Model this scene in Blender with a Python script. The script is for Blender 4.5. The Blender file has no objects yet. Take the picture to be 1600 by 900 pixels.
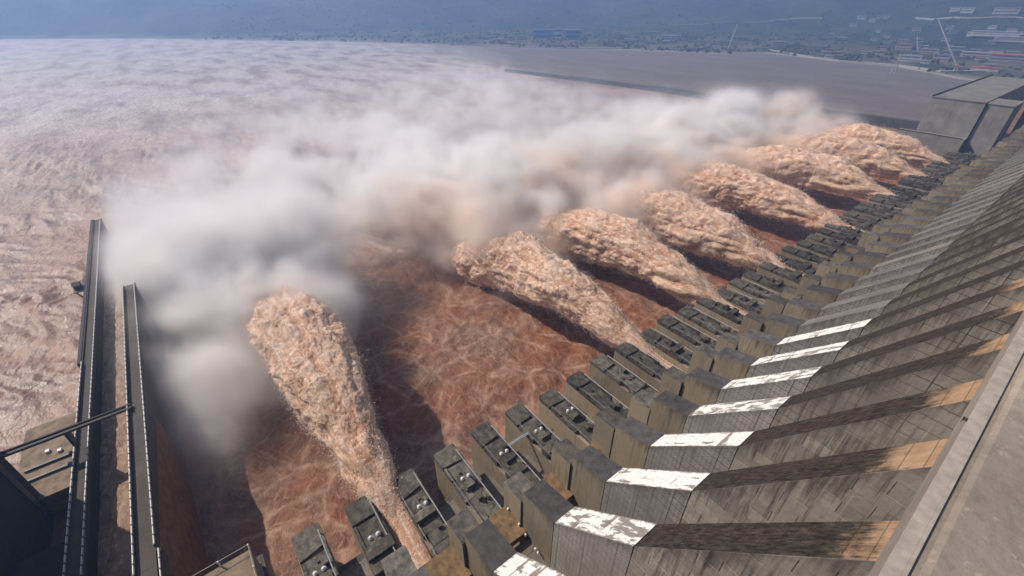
import bpy, bmesh, math, random
import numpy as np
from mathutils import Vector, Matrix

random.seed(7)
rng = np.random.default_rng(11)
S = bpy.context.scene
COL = S.collection

# ------------------------------------------------------------------ camera
CAM_Z = 210.0
cam_d = bpy.data.cameras.new("camera")
cam = bpy.data.objects.new("camera", cam_d)
COL.objects.link(cam)
S.camera = cam
cam_d.sensor_width = 36.0
cam_d.lens = 36.0 * 690.0 / 1600.0
cam_d.clip_start = 0.5
cam_d.clip_end = 60000.0
PITCH = math.atan2(450.0, 690.0)
YAW = math.radians(37.2)
FWD = Vector((-math.cos(YAW) * math.cos(PITCH), math.sin(YAW) * math.cos(PITCH), -math.sin(PITCH)))
cam.location = (0, 0, CAM_Z)
cam.rotation_euler = FWD.to_track_quat('-Z', 'Y').to_euler()

# ------------------------------------------------------------------ world, sun, exposure
SUN = Vector((-0.88, -0.56, 1.0)).normalized()
SUN_EL = math.asin(SUN.z)
SUN_ROT = math.atan2(SUN.x, SUN.y)
W = bpy.data.worlds.new("World")
S.world = W
W.use_nodes = True
wn = W.node_tree.nodes
wl = W.node_tree.links
sky = wn.new("ShaderNodeTexSky")
sky.sky_type = 'NISHITA'
sky.sun_disc = False
sky.sun_elevation = SUN_EL
sky.sun_rotation = SUN_ROT
sky.air_density = 1.0
sky.dust_density = 2.0
sky.ozone_density = 1.0
bg = wn["Background"]
bg.inputs["Strength"].default_value = 0.075
wl.new(sky.outputs[0], bg.inputs["Color"])

sun_d = bpy.data.lights.new("sun", 'SUN')
sun_d.energy = 5.0
sun_d.angle = math.radians(0.6)
sun_d.color = (1.0, 0.89, 0.76)
sun = bpy.data.objects.new("sun", sun_d)
COL.objects.link(sun)
sun.rotation_euler = SUN.to_track_quat('Z', 'Y').to_euler()
sun.location = (-300, -300, 700)

S.view_settings.view_transform = 'Standard'
S.view_settings.look = 'None'
S.view_settings.gamma = 1.0
S.view_settings.exposure = 0.1
S.render.engine = 'CYCLES'
cy = S.cycles
cy.use_denoising = True
cy.max_bounces = 10
cy.diffuse_bounces = 3
cy.glossy_bounces = 2
cy.transmission_bounces = 2
cy.volume_bounces = 8
cy.transparent_max_bounces = 8
cy.volume_step_rate = 1.6
cy.volume_max_steps = 256
cy.use_adaptive_sampling = True
cy.adaptive_threshold = 0.02

# ------------------------------------------------------------------ noise (numpy gradient noise)
_perm = rng.permutation(256).astype(np.int64)
_perm = np.concatenate([_perm, _perm, _perm])
_g = rng.normal(size=(256, 3))
_g = (_g / np.linalg.norm(_g, axis=1)[:, None]).astype(np.float32)


def perlin(p):
    p = np.asarray(p, dtype=np.float32)
    i = np.floor(p).astype(np.int64)
    f = p - i
    i &= 255
    u = f * f * f * (f * (f * 6 - 15) + 10)
    out = np.zeros(len(p), np.float32)
    for dx in (0, 1):
        wx = u[:, 0] if dx else 1 - u[:, 0]
        for dy in (0, 1):
            wy = u[:, 1] if dy else 1 - u[:, 1]
            for dz in (0, 1):
                wz = u[:, 2] if dz else 1 - u[:, 2]
                h = _perm[_perm[_perm[(i[:, 0] + dx)] + i[:, 1] + dy] + i[:, 2] + dz]
                g = _g[h]
                d = g[:, 0] * (f[:, 0] - dx) + g[:, 1] * (f[:, 1] - dy) + g[:, 2] * (f[:, 2] - dz)
                out += wx * wy * wz * d
    return out * 1.6


def fbm(p, octs=4, gain=0.5, lac=2.03):
    a, s = 1.0, np.zeros(len(p), np.float32)
    q = np.array(p, np.float32)
    for o in range(octs):
        s += a * perlin(q + 17.3 * o)
        a *= gain
        q = q * lac
    return s


def billow(p, octs=4, gain=0.5, lac=2.1):
    a, s, t = 1.0, np.zeros(len(p), np.float32), 0.0
    q = np.array(p, np.float32)
    for o in range(octs):
        s += a * np.abs(perlin(q + 31.7 * o))
        t += a
        a *= gain
        q = q * lac
    return s / t


# ------------------------------------------------------------------ object helpers
def link(o, parent=None):
    COL.objects.link(o)
    if parent is not None:
        o.parent = parent
    return o


def mesh_obj(name, verts, faces, mats, parent=None, smooth=False, idx=None):
    me = bpy.data.meshes.new(name)
    me.from_pydata([tuple(map(float, v)) for v in verts], [], [tuple(f) for f in faces])
    for m in (mats if isinstance(mats, (list, tuple)) else [mats]):
        me.materials.append(m)
    if idx is not None:
        me.polygons.foreach_set("material_index", idx)
    if smooth:
        me.polygons.foreach_set("use_smooth", [True] * len(me.polygons))
    me.update()
    return link(bpy.data.objects.new(name, me), parent)


def big_mesh(name, v, quads, mat, parent=None, smooth=True, attrs=None):
    """v: n x 3 array, quads: m x 4 (or 3) array"""
    me = bpy.data.meshes.new(name)
    n, m, k = len(v), len(quads), quads.shape[1]
    me.vertices.add(n)
    me.vertices.foreach_set("co", np.ascontiguousarray(v, np.float32).ravel())
    me.loops.add(m * k)
    me.loops.foreach_set("vertex_index", np.ascontiguousarray(quads, np.int32).ravel())
    me.polygons.add(m)
    me.polygons.foreach_set("loop_start", np.arange(0, m * k, k, dtype=np.int32))
    me.polygons.foreach_set("loop_total", np.full(m, k, np.int32))
    if smooth:
        me.polygons.foreach_set("use_smooth", np.ones(m, bool))
    me.materials.append(mat)
    me.update(calc_edges=True)
    for an, av in (attrs or {}).items():
        a = me.attributes.new(an, 'FLOAT', 'POINT')
        a.data.foreach_set("value", np.ascontiguousarray(av, np.float32))
    return link(bpy.data.objects.new(name, me), parent)


def grid_quads(nu, nv, wrap=False):
    i, j = np.meshgrid(np.arange(nu - 1), np.arange(nv if wrap else nv - 1), indexing='ij')
    j2 = (j + 1) % nv
    return np.stack([i * nv + j, (i + 1) * nv + j, (i + 1) * nv + j2, i * nv + j2], -1).reshape(-1, 4)


class MB:
    """collects boxes, prisms, bars; build() links them as ONE mesh object"""

    def __init__(s):
        s.v, s.f, s.mi = [], [], []

    def add(s, vs, fs, m=0):
        o = len(s.v)
        s.v += [tuple(v) for v in vs]
        s.f += [tuple(i + o for i in f) for f in fs]
        s.mi += [m] * len(fs)
        return s

    def box(s, x0, x1, y0, y1, z0, z1, m=0):
        vs = [(x0, y0, z0), (x1, y0, z0), (x1, y1, z0), (x0, y1, z0), (x0, y0, z1), (x1, y0, z1), (x1, y1, z1), (x0, y1, z1)]
        return s.add(vs, [(3, 2, 1, 0), (4, 5, 6, 7), (0, 1, 5, 4), (1, 2, 6, 5), (2, 3, 7, 6), (3, 0, 4, 7)], m)

    def prism_y(s, poly, y0, y1, m=0, tops=None, top_m=0):
        """poly: (x,z) points counter-clockwise seen from -y"""
        n = len(poly)
        vs = [(x, y0, z) for x, z in poly] + [(x, y1, z) for x, z in poly]
        s.add(vs, [tuple(range(n)), tuple(range(2 * n - 1, n - 1, -1))], m)
        o = len(s.v) - 2 * n
        for i in range(n):
            j = (i + 1) % n
            s.f.append((o + j, o + i, o + n + i, o + n + j))
            s.mi.append(top_m if tops and i in tops else m)
        return s

    def prism_z(s, poly, z0, z1, m=0):
        n = len(poly)
        vs = [(x, y, z0) for x, y in poly] + [(x, y, z1) for x, y in poly]
        fs = [tuple(range(n - 1, -1, -1)), tuple(range(n, 2 * n))]
        for i in range(n):
            j = (i + 1) % n
            fs.append((i, j, n + j, n + i))
        return s.add(vs, fs, m)

    def bar(s, a, b, r, m=0, n=4, r2=None):
        a, b = Vector(a), Vector(b)
        d = (b - a).normalized()
        u = d.orthogonal().normalized()
        if abs(d.z) < 0.95:
            u = d.cross(Vector((0, 0, 1))).normalized()
        w = d.cross(u)
        r2 = r if r2 is None else r2
        vs = []
        for p, rr in ((a, r), (b, r2)):
            for k in range(n):
                t = 2 * math.pi * (k + 0.5) / n
                vs.append(p + rr * (math.cos(t) * u + math.sin(t) * w))
        fs = [tuple(range(n)), tuple(range(2 * n - 1, n - 1, -1))]
        for k in range(n):
            j = (k + 1) % n
            fs.append((j, k, n + k, n + j))
        return s.add(vs, fs, m)

    def ball(s, c, r, m=0, sx=1, sy=1, sz=1):
        bm = bmesh.new()
        bmesh.ops.create_icosphere(bm, subdivisions=2, radius=r)
        vs = [(c[0] + v.co.x * sx, c[1] + v.co.y * sy, c[2] + v.co.z * sz) for v in bm.verts]
        fs = [tuple(v.index for v in f.verts) for f in bm.faces]
        bm.free()
        return s.add(vs, fs, m)

    def build(s, name, mats, parent=None, smooth=False):
        o = mesh_obj(name, s.v, s.f, mats, parent, smooth, s.mi)
        bm = bmesh.new()
        bm.from_mesh(o.data)
        bmesh.ops.recalc_face_normals(bm, faces=bm.faces)
        bm.to_mesh(o.data)
        bm.free()
        return o


def tag(o, label=None, cat=None, group=None, kind=None):
    if label:
        o["label"] = label
    if cat:
        o["category"] = cat
    if group:
        o["group"] = group
    if kind:
        o["kind"] = kind
    return o


def empty(name, loc, label, cat, group=None):
    o = bpy.data.objects.new(name, None)
    COL.objects.link(o)
    o.location = loc
    o.empty_display_size = 1
    return tag(o, label, cat, group)


def share(name, src, parent, loc=(0, 0, 0)):
    o = src.copy()
    o.name = name
    COL.objects.link(o)
    o.parent = parent
    o.location = loc
    return o


# ------------------------------------------------------------------ materials
class NT:
    def __init__(s, name):
        s.m = bpy.data.materials.new(name)
        s.m.use_nodes = True
        s.t = s.m.node_tree
        s.b = s.t.nodes["Principled BSDF"]
        s.out = s.t.nodes["Material Output"]

    def n(s, t, **kw):
        nd = s.t.nodes.new(t)
        for k, v in kw.items():
            setattr(nd, k, v)
        return nd

    def lk(s, a, b):
        s.t.links.new(a, b)

    def put(s, sock, v):
        if isinstance(v, (int, float, tuple, list)):
            sock.default_value = v
        else:
            s.lk(v, sock)

    def coord(s, kind="Object"):
        if not hasattr(s, "_tc"):
            s._tc = s.n("ShaderNodeTexCoord")
        return s._tc.outputs[kind]

    def pos(s):
        if not hasattr(s, "_ge"):
            s._ge = s.n("ShaderNodeNewGeometry")
        return s._ge.outputs["Position"]

    def mapv(s, v, scale=(1, 1, 1), rot=(0, 0, 0), loc=(0, 0, 0)):
        m = s.n("ShaderNodeMapping")
        s.lk(v, m.inputs[0])
        m.inputs["Scale"].default_value = scale
        m.inputs["Rotation"].default_value = rot
        m.inputs["Location"].default_value = loc
        return m.outputs[0]

    def noise(s, v, scale, detail=4, rough=0.55, dist=0.0, out="Fac"):
        t = s.n("ShaderNodeTexNoise")
        s.lk(v, t.inputs["Vector"])
        t.inputs["Scale"].default_value = scale
        t.inputs["Detail"].default_value = detail
        t.inputs["Roughness"].default_value = rough
        t.inputs["Distortion"].default_value = dist
        return t.outputs[out]

    def ramp(s, f, stops):
        r = s.n("ShaderNodeValToRGB")
        s.lk(f, r.inputs[0])
        e = r.color_ramp.elements
        while len(e) < len(stops):
            e.new(0.5)
        for el, (p, c) in zip(e, stops):
            el.position = p
            el.color = (c, c, c, 1) if isinstance(c, (int, float)) else (*c, 1)
        return r.outputs[0]

    def math(s, op, a, b=0.0, clamp=False):
        m = s.n("ShaderNodeMath", operation=op, use_clamp=clamp)
        s.put(m.inputs[0], a)
        s.put(m.inputs[1], b)
        return m.outputs[0]

    def maprange(s, v, a, b, c=0.0, d=1.0):
        m = s.n("ShaderNodeMapRange")
        s.put(m.inputs[0], v)
        for i, x in enumerate((a, b, c, d)):
            m.inputs[i + 1].default_value = x
        return m.outputs[0]

    def mix(s, f, a, b, mode='MIX'):
        m = s.n("ShaderNodeMix", data_type='RGBA', blend_type=mode)
        s.put(m.inputs[0], f)
        for sock, v in ((m.inputs[6], a), (m.inputs[7], b)):
            s.put(sock, (*v, 1) if isinstance(v, tuple) and len(v) == 3 else v)
        return m.outputs[2]

    def xyz(s, v):
        m = s.n("ShaderNodeSeparateXYZ")
        s.lk(v, m.inputs[0])
        return m.outputs

    def bump(s, h, strength, dist=1.0, prev=None):
        b = s.n("ShaderNodeBump")
        b.inputs["Strength"].default_value = strength
        b.inputs["Distance"].default_value = dist
        s.lk(h, b.inputs["Height"])
        if prev is not None:
            s.lk(prev, b.inputs["Normal"])
        return b.outputs[0]

    def tone(s, c, a, b):
        """each piece is cast a little lighter or darker"""
        oi = s.n("ShaderNodeObjectInfo")
        k = s.maprange(oi.outputs["Random"], 0, 1, a, b)
        v = s.n("ShaderNodeVectorMath", operation='SCALE')
        s.lk(c, v.inputs[0])
        s.lk(k, v.inputs["Scale"])
        return v.outputs[0]

    def fin(s, col=None, rough=0.8, normal=None, spec=0.3, metal=0.0):
        if col is not None:
            s.put(s.b.inputs["Base Color"], (*col, 1) if isinstance(col, tuple) and len(col) == 3 else col)
        s.put(s.b.inputs["Roughness"], rough)
        s.b.inputs["Specular IOR Level"].default_value = spec
        s.b.inputs["Metallic"].default_value = metal
        if normal is not None:
            s.lk(normal, s.b.inputs["Normal"])
        return s.m


def plain(name, col, rough=0.7, var=0.25, scale=0.6, metal=0.0):
    t = NT(name)
    n = t.noise(t.pos(), scale, 5, 0.6)
    c = t.mix(t.maprange(n, 0.3, 0.7), tuple(x * (1 - var) for x in col), tuple(min(1, x * (1 + var)) for x in col))
    return t.fin(c, rough, metal=metal)


def concrete(name, base, streak=(0.08, 0.065, 0.05), streak_amt=0.6, lines=True, dots=False, buff=None, wet=0.0, lift=3.0, vert=9.0, drip=None):
    """cast concrete: blotches, drip streaks that run down, lift lines, tie holes"""
    t = NT(name)
    p = t.pos()
    x, y, z = t.xyz(p)
    n1 = t.noise(p, 0.07, 6, 0.6)
    c = t.mix(t.maprange(n1, 0.3, 0.7), tuple(v * 0.72 for v in base), tuple(v * 1.25 for v in base))
    n2 = t.noise(p, 0.9, 5, 0.65)
    c = t.mix(t.maprange(n2, 0.35, 0.75, 0, 0.45), c, tuple(v * 0.6 for v in base))
    if buff:
        nb = t.noise(t.mapv(p, (0.35, 0.35, 0.03)), 1.0, 4, 0.6)
        c = t.mix(t.maprange(nb, 0.42, 0.62, 0, 0.9), c, buff)
    # drip streaks
    ns = t.noise(t.mapv(p, (0.9, 0.9, 0.035)), 1.0, 5, 0.7)
    ms = t.math('MULTIPLY', t.maprange(ns, 0.5, 0.66), t.maprange(t.noise(p, 0.05, 3, 0.5), 0.38, 0.6))
    c = t.mix(t.math('MULTIPLY', ms, streak_amt), c, streak)
    nl = t.noise(t.mapv(p, (1.6, 1.6, 0.05), loc=(31, 7, 3)), 1.0, 3, 0.6)
    c = t.mix(t.maprange(nl, 0.62, 0.72, 0, 0.35), c, tuple(min(1, v * 1.7) for v in base))
    hgt = n2
    if lines:
        fz = t.math('FRACT', t.math('DIVIDE', t.math('ADD', z, t.math('MULTIPLY', n2, 0.25)), lift))
        lz = t.math('LESS_THAN', fz, 0.07)
        fx = t.math('FRACT', t.math('DIVIDE', x, vert))
        lx = t.math('LESS_THAN', fx, 0.03)
        l = t.math('MAXIMUM', lz, lx)
        l = t.math('MULTIPLY', l, t.maprange(n1, 0.35, 0.6, 0.15, 0.75))
        c = t.mix(l, c, tuple(v * 0.4 for v in streak))
        hgt = t.math('SUBTRACT', n2, t.math('MULTIPLY', l, 0.7))
    if dots:
        a = t.math('FRACT', t.math('DIVIDE', x, 1.3))
        b = t.math('FRACT', t.math('DIVIDE', z, 1.3))
        da = t.math('POWER', t.math('SUBTRACT', a, 0.5), 2.0)
        db = t.math('POWER', t.math('SUBTRACT', b, 0.5), 2.0)
        dd = t.math('LESS_THAN', t.math('ADD', da, db), 0.05)
        c = t.mix(t.math('MULTIPLY', dd, 0.6), c, tuple(v * 0.45 for v in base))
    if drip:
        # growth that runs down from the sloping top edge (slope and height of that edge given)
        k_, z_, reach = drip
        d = t.math('SUBTRACT', t.math('ADD', t.math('MULTIPLY', x, k_), z_), z)
        nd = t.noise(t.mapv(p, (0.8, 0.15, 0.05), rot=(0, 0.35, 0)), 1.0, 6, 0.75)
        ne = t.noise(p, 0.09, 3, 0.5)
        m = t.math('SUBTRACT', t.math('MULTIPLY', t.math('MULTIPLY', t.maprange(nd, 0.38, 0.72), t.maprange(ne, 0.3, 0.65, 0.2, 1.3)), reach), d)
        c = t.mix(t.maprange(m, -2.0, 4.0, 0, 0.62), c, (0.045, 0.036, 0.028))
    nrm = t.bump(hgt, 0.5, 0.25)
    return t.fin(t.tone(c, 0.8, 1.15), 0.85 - wet, nrm, 0.25 + wet * 0.5)


# slope of a pier's crest block: clean warm concrete high up, black growth lower down
def mat_pier_slope():
    t = NT("pier_slope_stained")
    p = t.pos()
    x, y, z = t.xyz(p)
    n = t.noise(t.mapv(p, (0.25, 0.35, 0.25)), 1.0, 7, 0.75)
    nc = t.noise(t.mapv(p, (0.02, 1.3, 0.02)), 1.0, 4, 0.7)
    e = t.math('ADD', x, t.math('MULTIPLY', t.math('SUBTRACT', n, 0.5), 9.0))
    e = t.math('ADD', e, t.math('MULTIPLY', t.math('SUBTRACT', nc, 0.5), 4.0))
    oi = t.n("ShaderNodeObjectInfo")
    e = t.math('ADD', e, t.maprange(oi.outputs['Random'], 0, 1, -1.6, 1.6))
    f = t.maprange(e, 1.6, 4.2)
    dark = t.mix(t.maprange(t.noise(t.mapv(p, (0.5, 1.6, 0.5), rot=(0, 0.4, 0.5)), 1.0, 5, 0.7), 0.4, 0.75), (0.016, 0.013, 0.010), (0.09, 0.07, 0.052))
    nn = t.noise(p, 0.5, 5, 0.6)
    clean = t.mix(t.maprange(nn, 0.3, 0.7), (0.27, 0.165, 0.095), (0.37, 0.25, 0.155))
    fx = t.math('LESS_THAN', t.math('FRACT', t.math('DIVIDE', z, 3.0)), 0.06)
    c = t.mix(f, dark, clean)
    c = t.mix(t.math('MULTIPLY', fx, 0.5), c, (0.015, 0.012, 0.01))
    return t.fin(c, 0.85, t.bump(nn, 0.5, 0.2), 0.15)


# the pale crust on the lower slope, specked and broken
def mat_white():
    t = NT("white_crust")
    p = t.pos()
    x, y, z = t.xyz(p)
    v = t.n("ShaderNodeTexVoronoi")
    t.lk(t.mapv(p, (1.1, 1.4, 1.1)), v.inputs["Vector"])
    v.inputs["Scale"].default_value = 0.95
    d = t.math('LESS_THAN', v.outputs["Distance"], 0.21)
    nb = t.noise(t.mapv(p, (0.35, 0.05, 0.35)), 1.0, 3, 0.6)
    st = t.maprange(nb, 0.60, 0.64)
    c = t.mix(t.maprange(t.noise(p, 1.2, 4, 0.6), 0.3, 0.7), (0.70, 0.68, 0.62), (0.85, 0.83, 0.78))
    c = t.mix(t.math('MULTIPLY', d, 0.7), c, (0.25, 0.2, 0.13))
    c = t.mix(t.math('MULTIPLY', st, 0.85), c, (0.14, 0.12, 0.09))
    oi = t.n("ShaderNodeObjectInfo")
    lx, ly, lz = t.xyz(t.coord("Object"))
    rg = t.noise(p, 0.55, 5, 0.7)
    ed = t.math('ADD', t.math('ABSOLUTE', ly), t.math('MULTIPLY', rg, 3.2))
    edge = t.maprange(ed, 5.0, 5.5)
    brk = t.math('ADD', t.noise(t.mapv(p, (0.16, 0.5, 0.16)), 1.0, 5, 0.65), t.math('MULTIPLY', oi.outputs["Random"], 0.10))
    edge = t.math('MAXIMUM', edge, t.maprange(brk, 0.59, 0.64))
    tile = t.math('MAXIMUM', t.math('LESS_THAN', t.math('FRACT', t.math('DIVIDE', lx, 3.1)), 0.06), t.math('LESS_THAN', t.math('FRACT', t.math('DIVIDE', ly, 1.9)), 0.05))
    c = t.mix(t.math('MULTIPLY', tile, 0.3), c, (0.2, 0.17, 0.13))
    c = t.mix(t.math('MULTIPLY', edge, 0.9), c, (0.17, 0.15, 0.125))
    return t.fin(c, 0.6, t.bump(rg, 0.4, 0.2), spec=0.3)


def mat_moss(name, a=(0.045, 0.042, 0.036), b=(0.17, 0.15, 0.12), patch=(0.26, 0.22, 0.16)):
    t = NT(name)
    p = t.pos()
    n = t.noise(p, 0.35, 7, 0.65)
    c = t.mix(t.maprange(n, 0.35, 0.7), a, b)
    n2 = t.noise(p, 0.16, 5, 0.6, 0.6)
    c = t.mix(t.maprange(n2, 0.58, 0.72, 0, 0.8), c, patch)
    n3 = t.noise(p, 2.0, 4, 0.7)
    c = t.mix(t.maprange(n3, 0.5, 0.75, 0, 0.6), c, tuple(v * 0.5 for v in a))
    return t.fin(t.tone(c, 0.65, 1.4), 0.75, t.bump(n, 0.6, 0.4), 0.3)


M = {}
M['face'] = concrete("pier_face_concrete", (0.31, 0.27, 0.225), streak=(0.05, 0.04, 0.03), streak_amt=0.8, drip=(1.481, 146.2, 9.0))
M['panel'] = concrete("pier_panel_concrete", (0.33, 0.29, 0.24), streak=(0.05, 0.04, 0.03), streak_amt=0.9, lines=False, drip=(1.481, 146.2, 9.0))
M['dots'] = concrete("tie_hole_concrete", (0.32, 0.295, 0.265), streak_amt=0.45, dots=True, drip=(1.05, 136.3, 5.0))
M['buff'] = concrete("streaked_buff_concrete", (0.29, 0.245, 0.185), streak=(0.1, 0.075, 0.05), streak_amt=0.6, buff=(0.30, 0.235, 0.15), lines=False, drip=(0.0, 86.0, 9.0))
M['slope'] = mat_pier_slope()
M['white'] = mat_white()
M['slope_grey'] = concrete("bare_grey_slope", (0.175, 0.16, 0.145), streak_amt=0.3, lines=False)
M['dark_top'] = mat_moss("dark_wet_concrete", (0.05, 0.045, 0.043), (0.115, 0.105, 0.1), (0.14, 0.125, 0.11))
M['moss'] = mat_moss("mossy_concrete")
M['nose_top'] = mat_moss("dark_nose_concrete", (0.035, 0.031, 0.025), (0.15, 0.132, 0.106), (0.26, 0.225, 0.165))
M['ochre'] = plain("ochre_concrete", (0.20, 0.13, 0.065), 0.7, 0.45, 0.5)  # flip buckets coloured ochre, apart from the grey-brown dam body
M['crest'] = concrete("crest_concrete", (0.30, 0.25, 0.205), streak_amt=0.25, lines=False)
M['crest_edge'] = plain("crest_edge_concrete", (0.36, 0.31, 0.26), 0.8, 0.2, 1.5)
M['body'] = concrete("dam_concrete", (0.17, 0.15, 0.125), streak_amt=0.8, wet=0.1)
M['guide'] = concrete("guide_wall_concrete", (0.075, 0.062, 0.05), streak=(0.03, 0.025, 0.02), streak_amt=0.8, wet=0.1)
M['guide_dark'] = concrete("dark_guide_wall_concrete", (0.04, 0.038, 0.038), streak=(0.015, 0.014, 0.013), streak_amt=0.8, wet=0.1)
M['rust_wall'] = plain("rust_stained_concrete", (0.16, 0.085, 0.04), 0.8, 0.4, 0.2)
M['shaded_block'] = concrete("shaded_tower_concrete", (0.06, 0.057, 0.055), streak=(0.03, 0.03, 0.03), streak_amt=0.5)  # near-black colour carries the shade of the face turned from the sun
M['white_paint'] = plain("white_paint", (0.72, 0.70, 0.67), 0.5, 0.08)
M['steel'] = plain("dark_steel", (0.06, 0.06, 0.06), 0.5, 0.3, metal=0.3)
M['grey_steel'] = plain("grey_steel", (0.30, 0.29, 0.28), 0.5, 0.2)
M['sand'] = plain("sandy_deck", (0.22, 0.165, 0.115), 0.9, 0.4, 0.25)
M['far_conc'] = concrete("far_wall_concrete", (0.27, 0.255, 0.23), streak_amt=0.4, lines=False)
M['far_dark'] = plain("far_dark_wall", (0.08, 0.08, 0.08), 0.9, 0.3, 0.1)
M['town_white'] = plain("town_white_wall", (0.55, 0.53, 0.50), 0.8, 0.1, 0.05)
M['town_tan'] = plain("town_tan_wall", (0.42, 0.36, 0.30), 0.8, 0.2, 0.05)
M['town_blue'] = plain("blue_sheet_roof", (0.08, 0.2, 0.42), 0.6, 0.15, 0.05)
M['town_red'] = plain("red_sheet_roof", (0.40, 0.10, 0.07), 0.7, 0.2, 0.05)
M['town_grey'] = plain("grey_roof", (0.25, 0.25, 0.25), 0.8, 0.2, 0.05)
M['glass'] = plain("window_glass", (0.03, 0.035, 0.045), 0.2, 0.2, 0.1)
M['road'] = plain("pale_road_concrete", (0.32, 0.31, 0.28), 0.9, 0.15, 0.05)
M['hoist_white'] = plain("hoist_white_enamel", (0.58, 0.56, 0.55), 0.6, 0.35, 0.9)


# ---- muddy river water
def mat_river():
    t = NT("muddy_river_water")
    p = t.pos()
    at = t.n("ShaderNodeAttribute", attribute_name="foam")
    fo = at.outputs["Fac"]
    at2 = t.n("ShaderNodeAttribute", attribute_name="calm")
    calm = at2.outputs["Fac"]
    warp = t.noise(p, 0.012, 3, 0.5, out="Color")
    wv = t.n("ShaderNodeVectorMath", operation='MULTIPLY_ADD')
    t.lk(warp, wv.inputs[0])
    wv.inputs[1].default_value = (22, 22, 0)
    t.lk(p, wv.inputs[2])
    q = wv.outputs[0]
    n1 = t.noise(t.mapv(q, (0.035, 0.05, 0.05)), 1.0, 7, 0.62)
    n2 = t.noise(t.mapv(q, (0.14, 0.2, 0.2), loc=(5, 9, 2)), 1.0, 6, 0.65)
    base = t.mix(t.maprange(n1, 0.3, 0.7), (0.095, 0.036, 0.016), (0.205, 0.10, 0.056))
    wh0 = t.n("ShaderNodeAttribute", attribute_name="white")
    # foam veins: narrow ridges of two noises
    r1 = t.math('SUBTRACT', 1.0, t.math('MULTIPLY', t.math('ABSOLUTE', t.math('SUBTRACT', n1, 0.5)), 9.0), True)
    r2 = t.math('SUBTRACT', 1.0, t.math('MULTIPLY', t.math('ABSOLUTE', t.math('SUBTRACT', n2, 0.5)), 9.0), True)
    veins = t.math('MAXIMUM', t.math('POWER', r1, 2.0), t.math('MULTIPLY', t.math('POWER', r2, 1.5), 0.9))
    veins = t.math('MULTIPLY', veins, t.maprange(n2, 0.38, 0.6, 0.3, 1.0))
    fleck = t.maprange(t.noise(q, 0.45, 5, 0.7), 0.56, 0.68)
    patch = t.math('MULTIPLY', t.maprange(n1, 0.42, 0.62), t.maprange(n2, 0.4, 0.6))
    f = t.math('ADD', t.math('MULTIPLY', veins, 0.8), t.math('MULTIPLY', fleck, 0.4))
    f = t.math('ADD', f, t.math('MULTIPLY', patch, 0.5))
    f = t.math('ADD', f, t.math('MULTIPLY', wh0.outputs['Fac'], t.maprange(n2, 0.3, 0.6, 0.0, 0.6)))
    reach = t.noise(t.mapv(p, (0.006, 0.014, 0.01), rot=(0, 0, 0.5)), 1.0, 4, 0.55)
    f = t.math('MULTIPLY', f, t.maprange(reach, 0.36, 0.64, 0.35, 1.3))
    f = t.math('MULTIPLY', f, fo, True)
    wh = t.n("ShaderNodeAttribute", attribute_name="white")
    wh = wh0
    # near the dam: a net of foam lines round smooth mauve boils
    vo = t.n("ShaderNodeTexVoronoi", feature='DISTANCE_TO_EDGE')
    ww = t.n("ShaderNodeVectorMath", operation='MULTIPLY_ADD')
    t.lk(t.noise(p, 0.022, 4, 0.55, out="Color"), ww.inputs[0])
    ww.inputs[1].default_value = (32, 32, 0)
    t.lk(p, ww.inputs[2])
    t.lk(t.mapv(ww.outputs[0], (1, 1, 0)), vo.inputs["Vector"])
    vo.inputs["Scale"].default_value = 0.04
    net = t.maprange(vo.outputs["Distance"], 0.0, 0.09, 0.95, 0.0)
    vo2 = t.n("ShaderNodeTexVoronoi", feature='DISTANCE_TO_EDGE')
    t.lk(t.mapv(ww.outputs[0], (1, 1, 0), loc=(40, 3, 0)), vo2.inputs["Vector"])
    vo2.inputs["Scale"].default_value = 0.12
    net2 = t.maprange(vo2.outputs["Distance"], 0.0, 0.085, 0.55, 0.0)
    net = t.math('MULTIPLY', t.math('MAXIMUM', net, net2), t.maprange(t.noise(p, 0.11, 6, 0.72), 0.36, 0.58, 0.1, 1.0))
    s1 = t.noise(ww.outputs[0], 0.022, 5, 0.55)
    inner = t.mix(t.maprange(s1, 0.42, 0.6), (0.215, 0.072, 0.024), (0.195, 0.105, 0.068))
    inner = t.mix(t.maprange(t.noise(ww.outputs[0], 0.06, 4, 0.6), 0.5, 0.66, 0, 0.75), inner, (0.14, 0.038, 0.011))
    froth = t.noise(p, 0.30, 6, 0.74)
    net = t.math('MAXIMUM', net, t.math('MULTIPLY', t.maprange(froth, 0.5, 0.64), t.maprange(s1, 0.36, 0.58, 0.12, 0.9)))
    inner = t.mix(t.math('MULTIPLY', net, 0.8), inner, (0.46, 0.29, 0.205))
    c = t.mix(f, base, t.mix(wh.outputs["Fac"], (0.40, 0.245, 0.17), (0.52, 0.46, 0.43)))  # downstream foam paled: sky glare and thin mist put into the colour
    nr = t.n("ShaderNodeAttribute", attribute_name="near")
    c = t.mix(nr.outputs["Fac"], c, inner)
    c = t.mix(calm, c, t.mix(t.maprange(t.noise(t.mapv(p, (0.004, 0.012, 0.01)), 1.0, 5, 0.6), 0.35, 0.65), (0.15, 0.11, 0.085), (0.19, 0.145, 0.115)))
    h1 = t.noise(t.mapv(q, (0.17, 0.24, 0.3)), 1.0, 5, 0.55)
    h = t.math('MULTIPLY', h1, t.maprange(calm, 0.0, 1.0, 1.0, 0.1))
    h = t.math('ADD', h, t.math('MULTIPLY', nr.outputs['Fac'], t.math('ADD', t.math('MULTIPLY', froth, 0.9), t.math('MULTIPLY', net, 0.25))))
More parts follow.
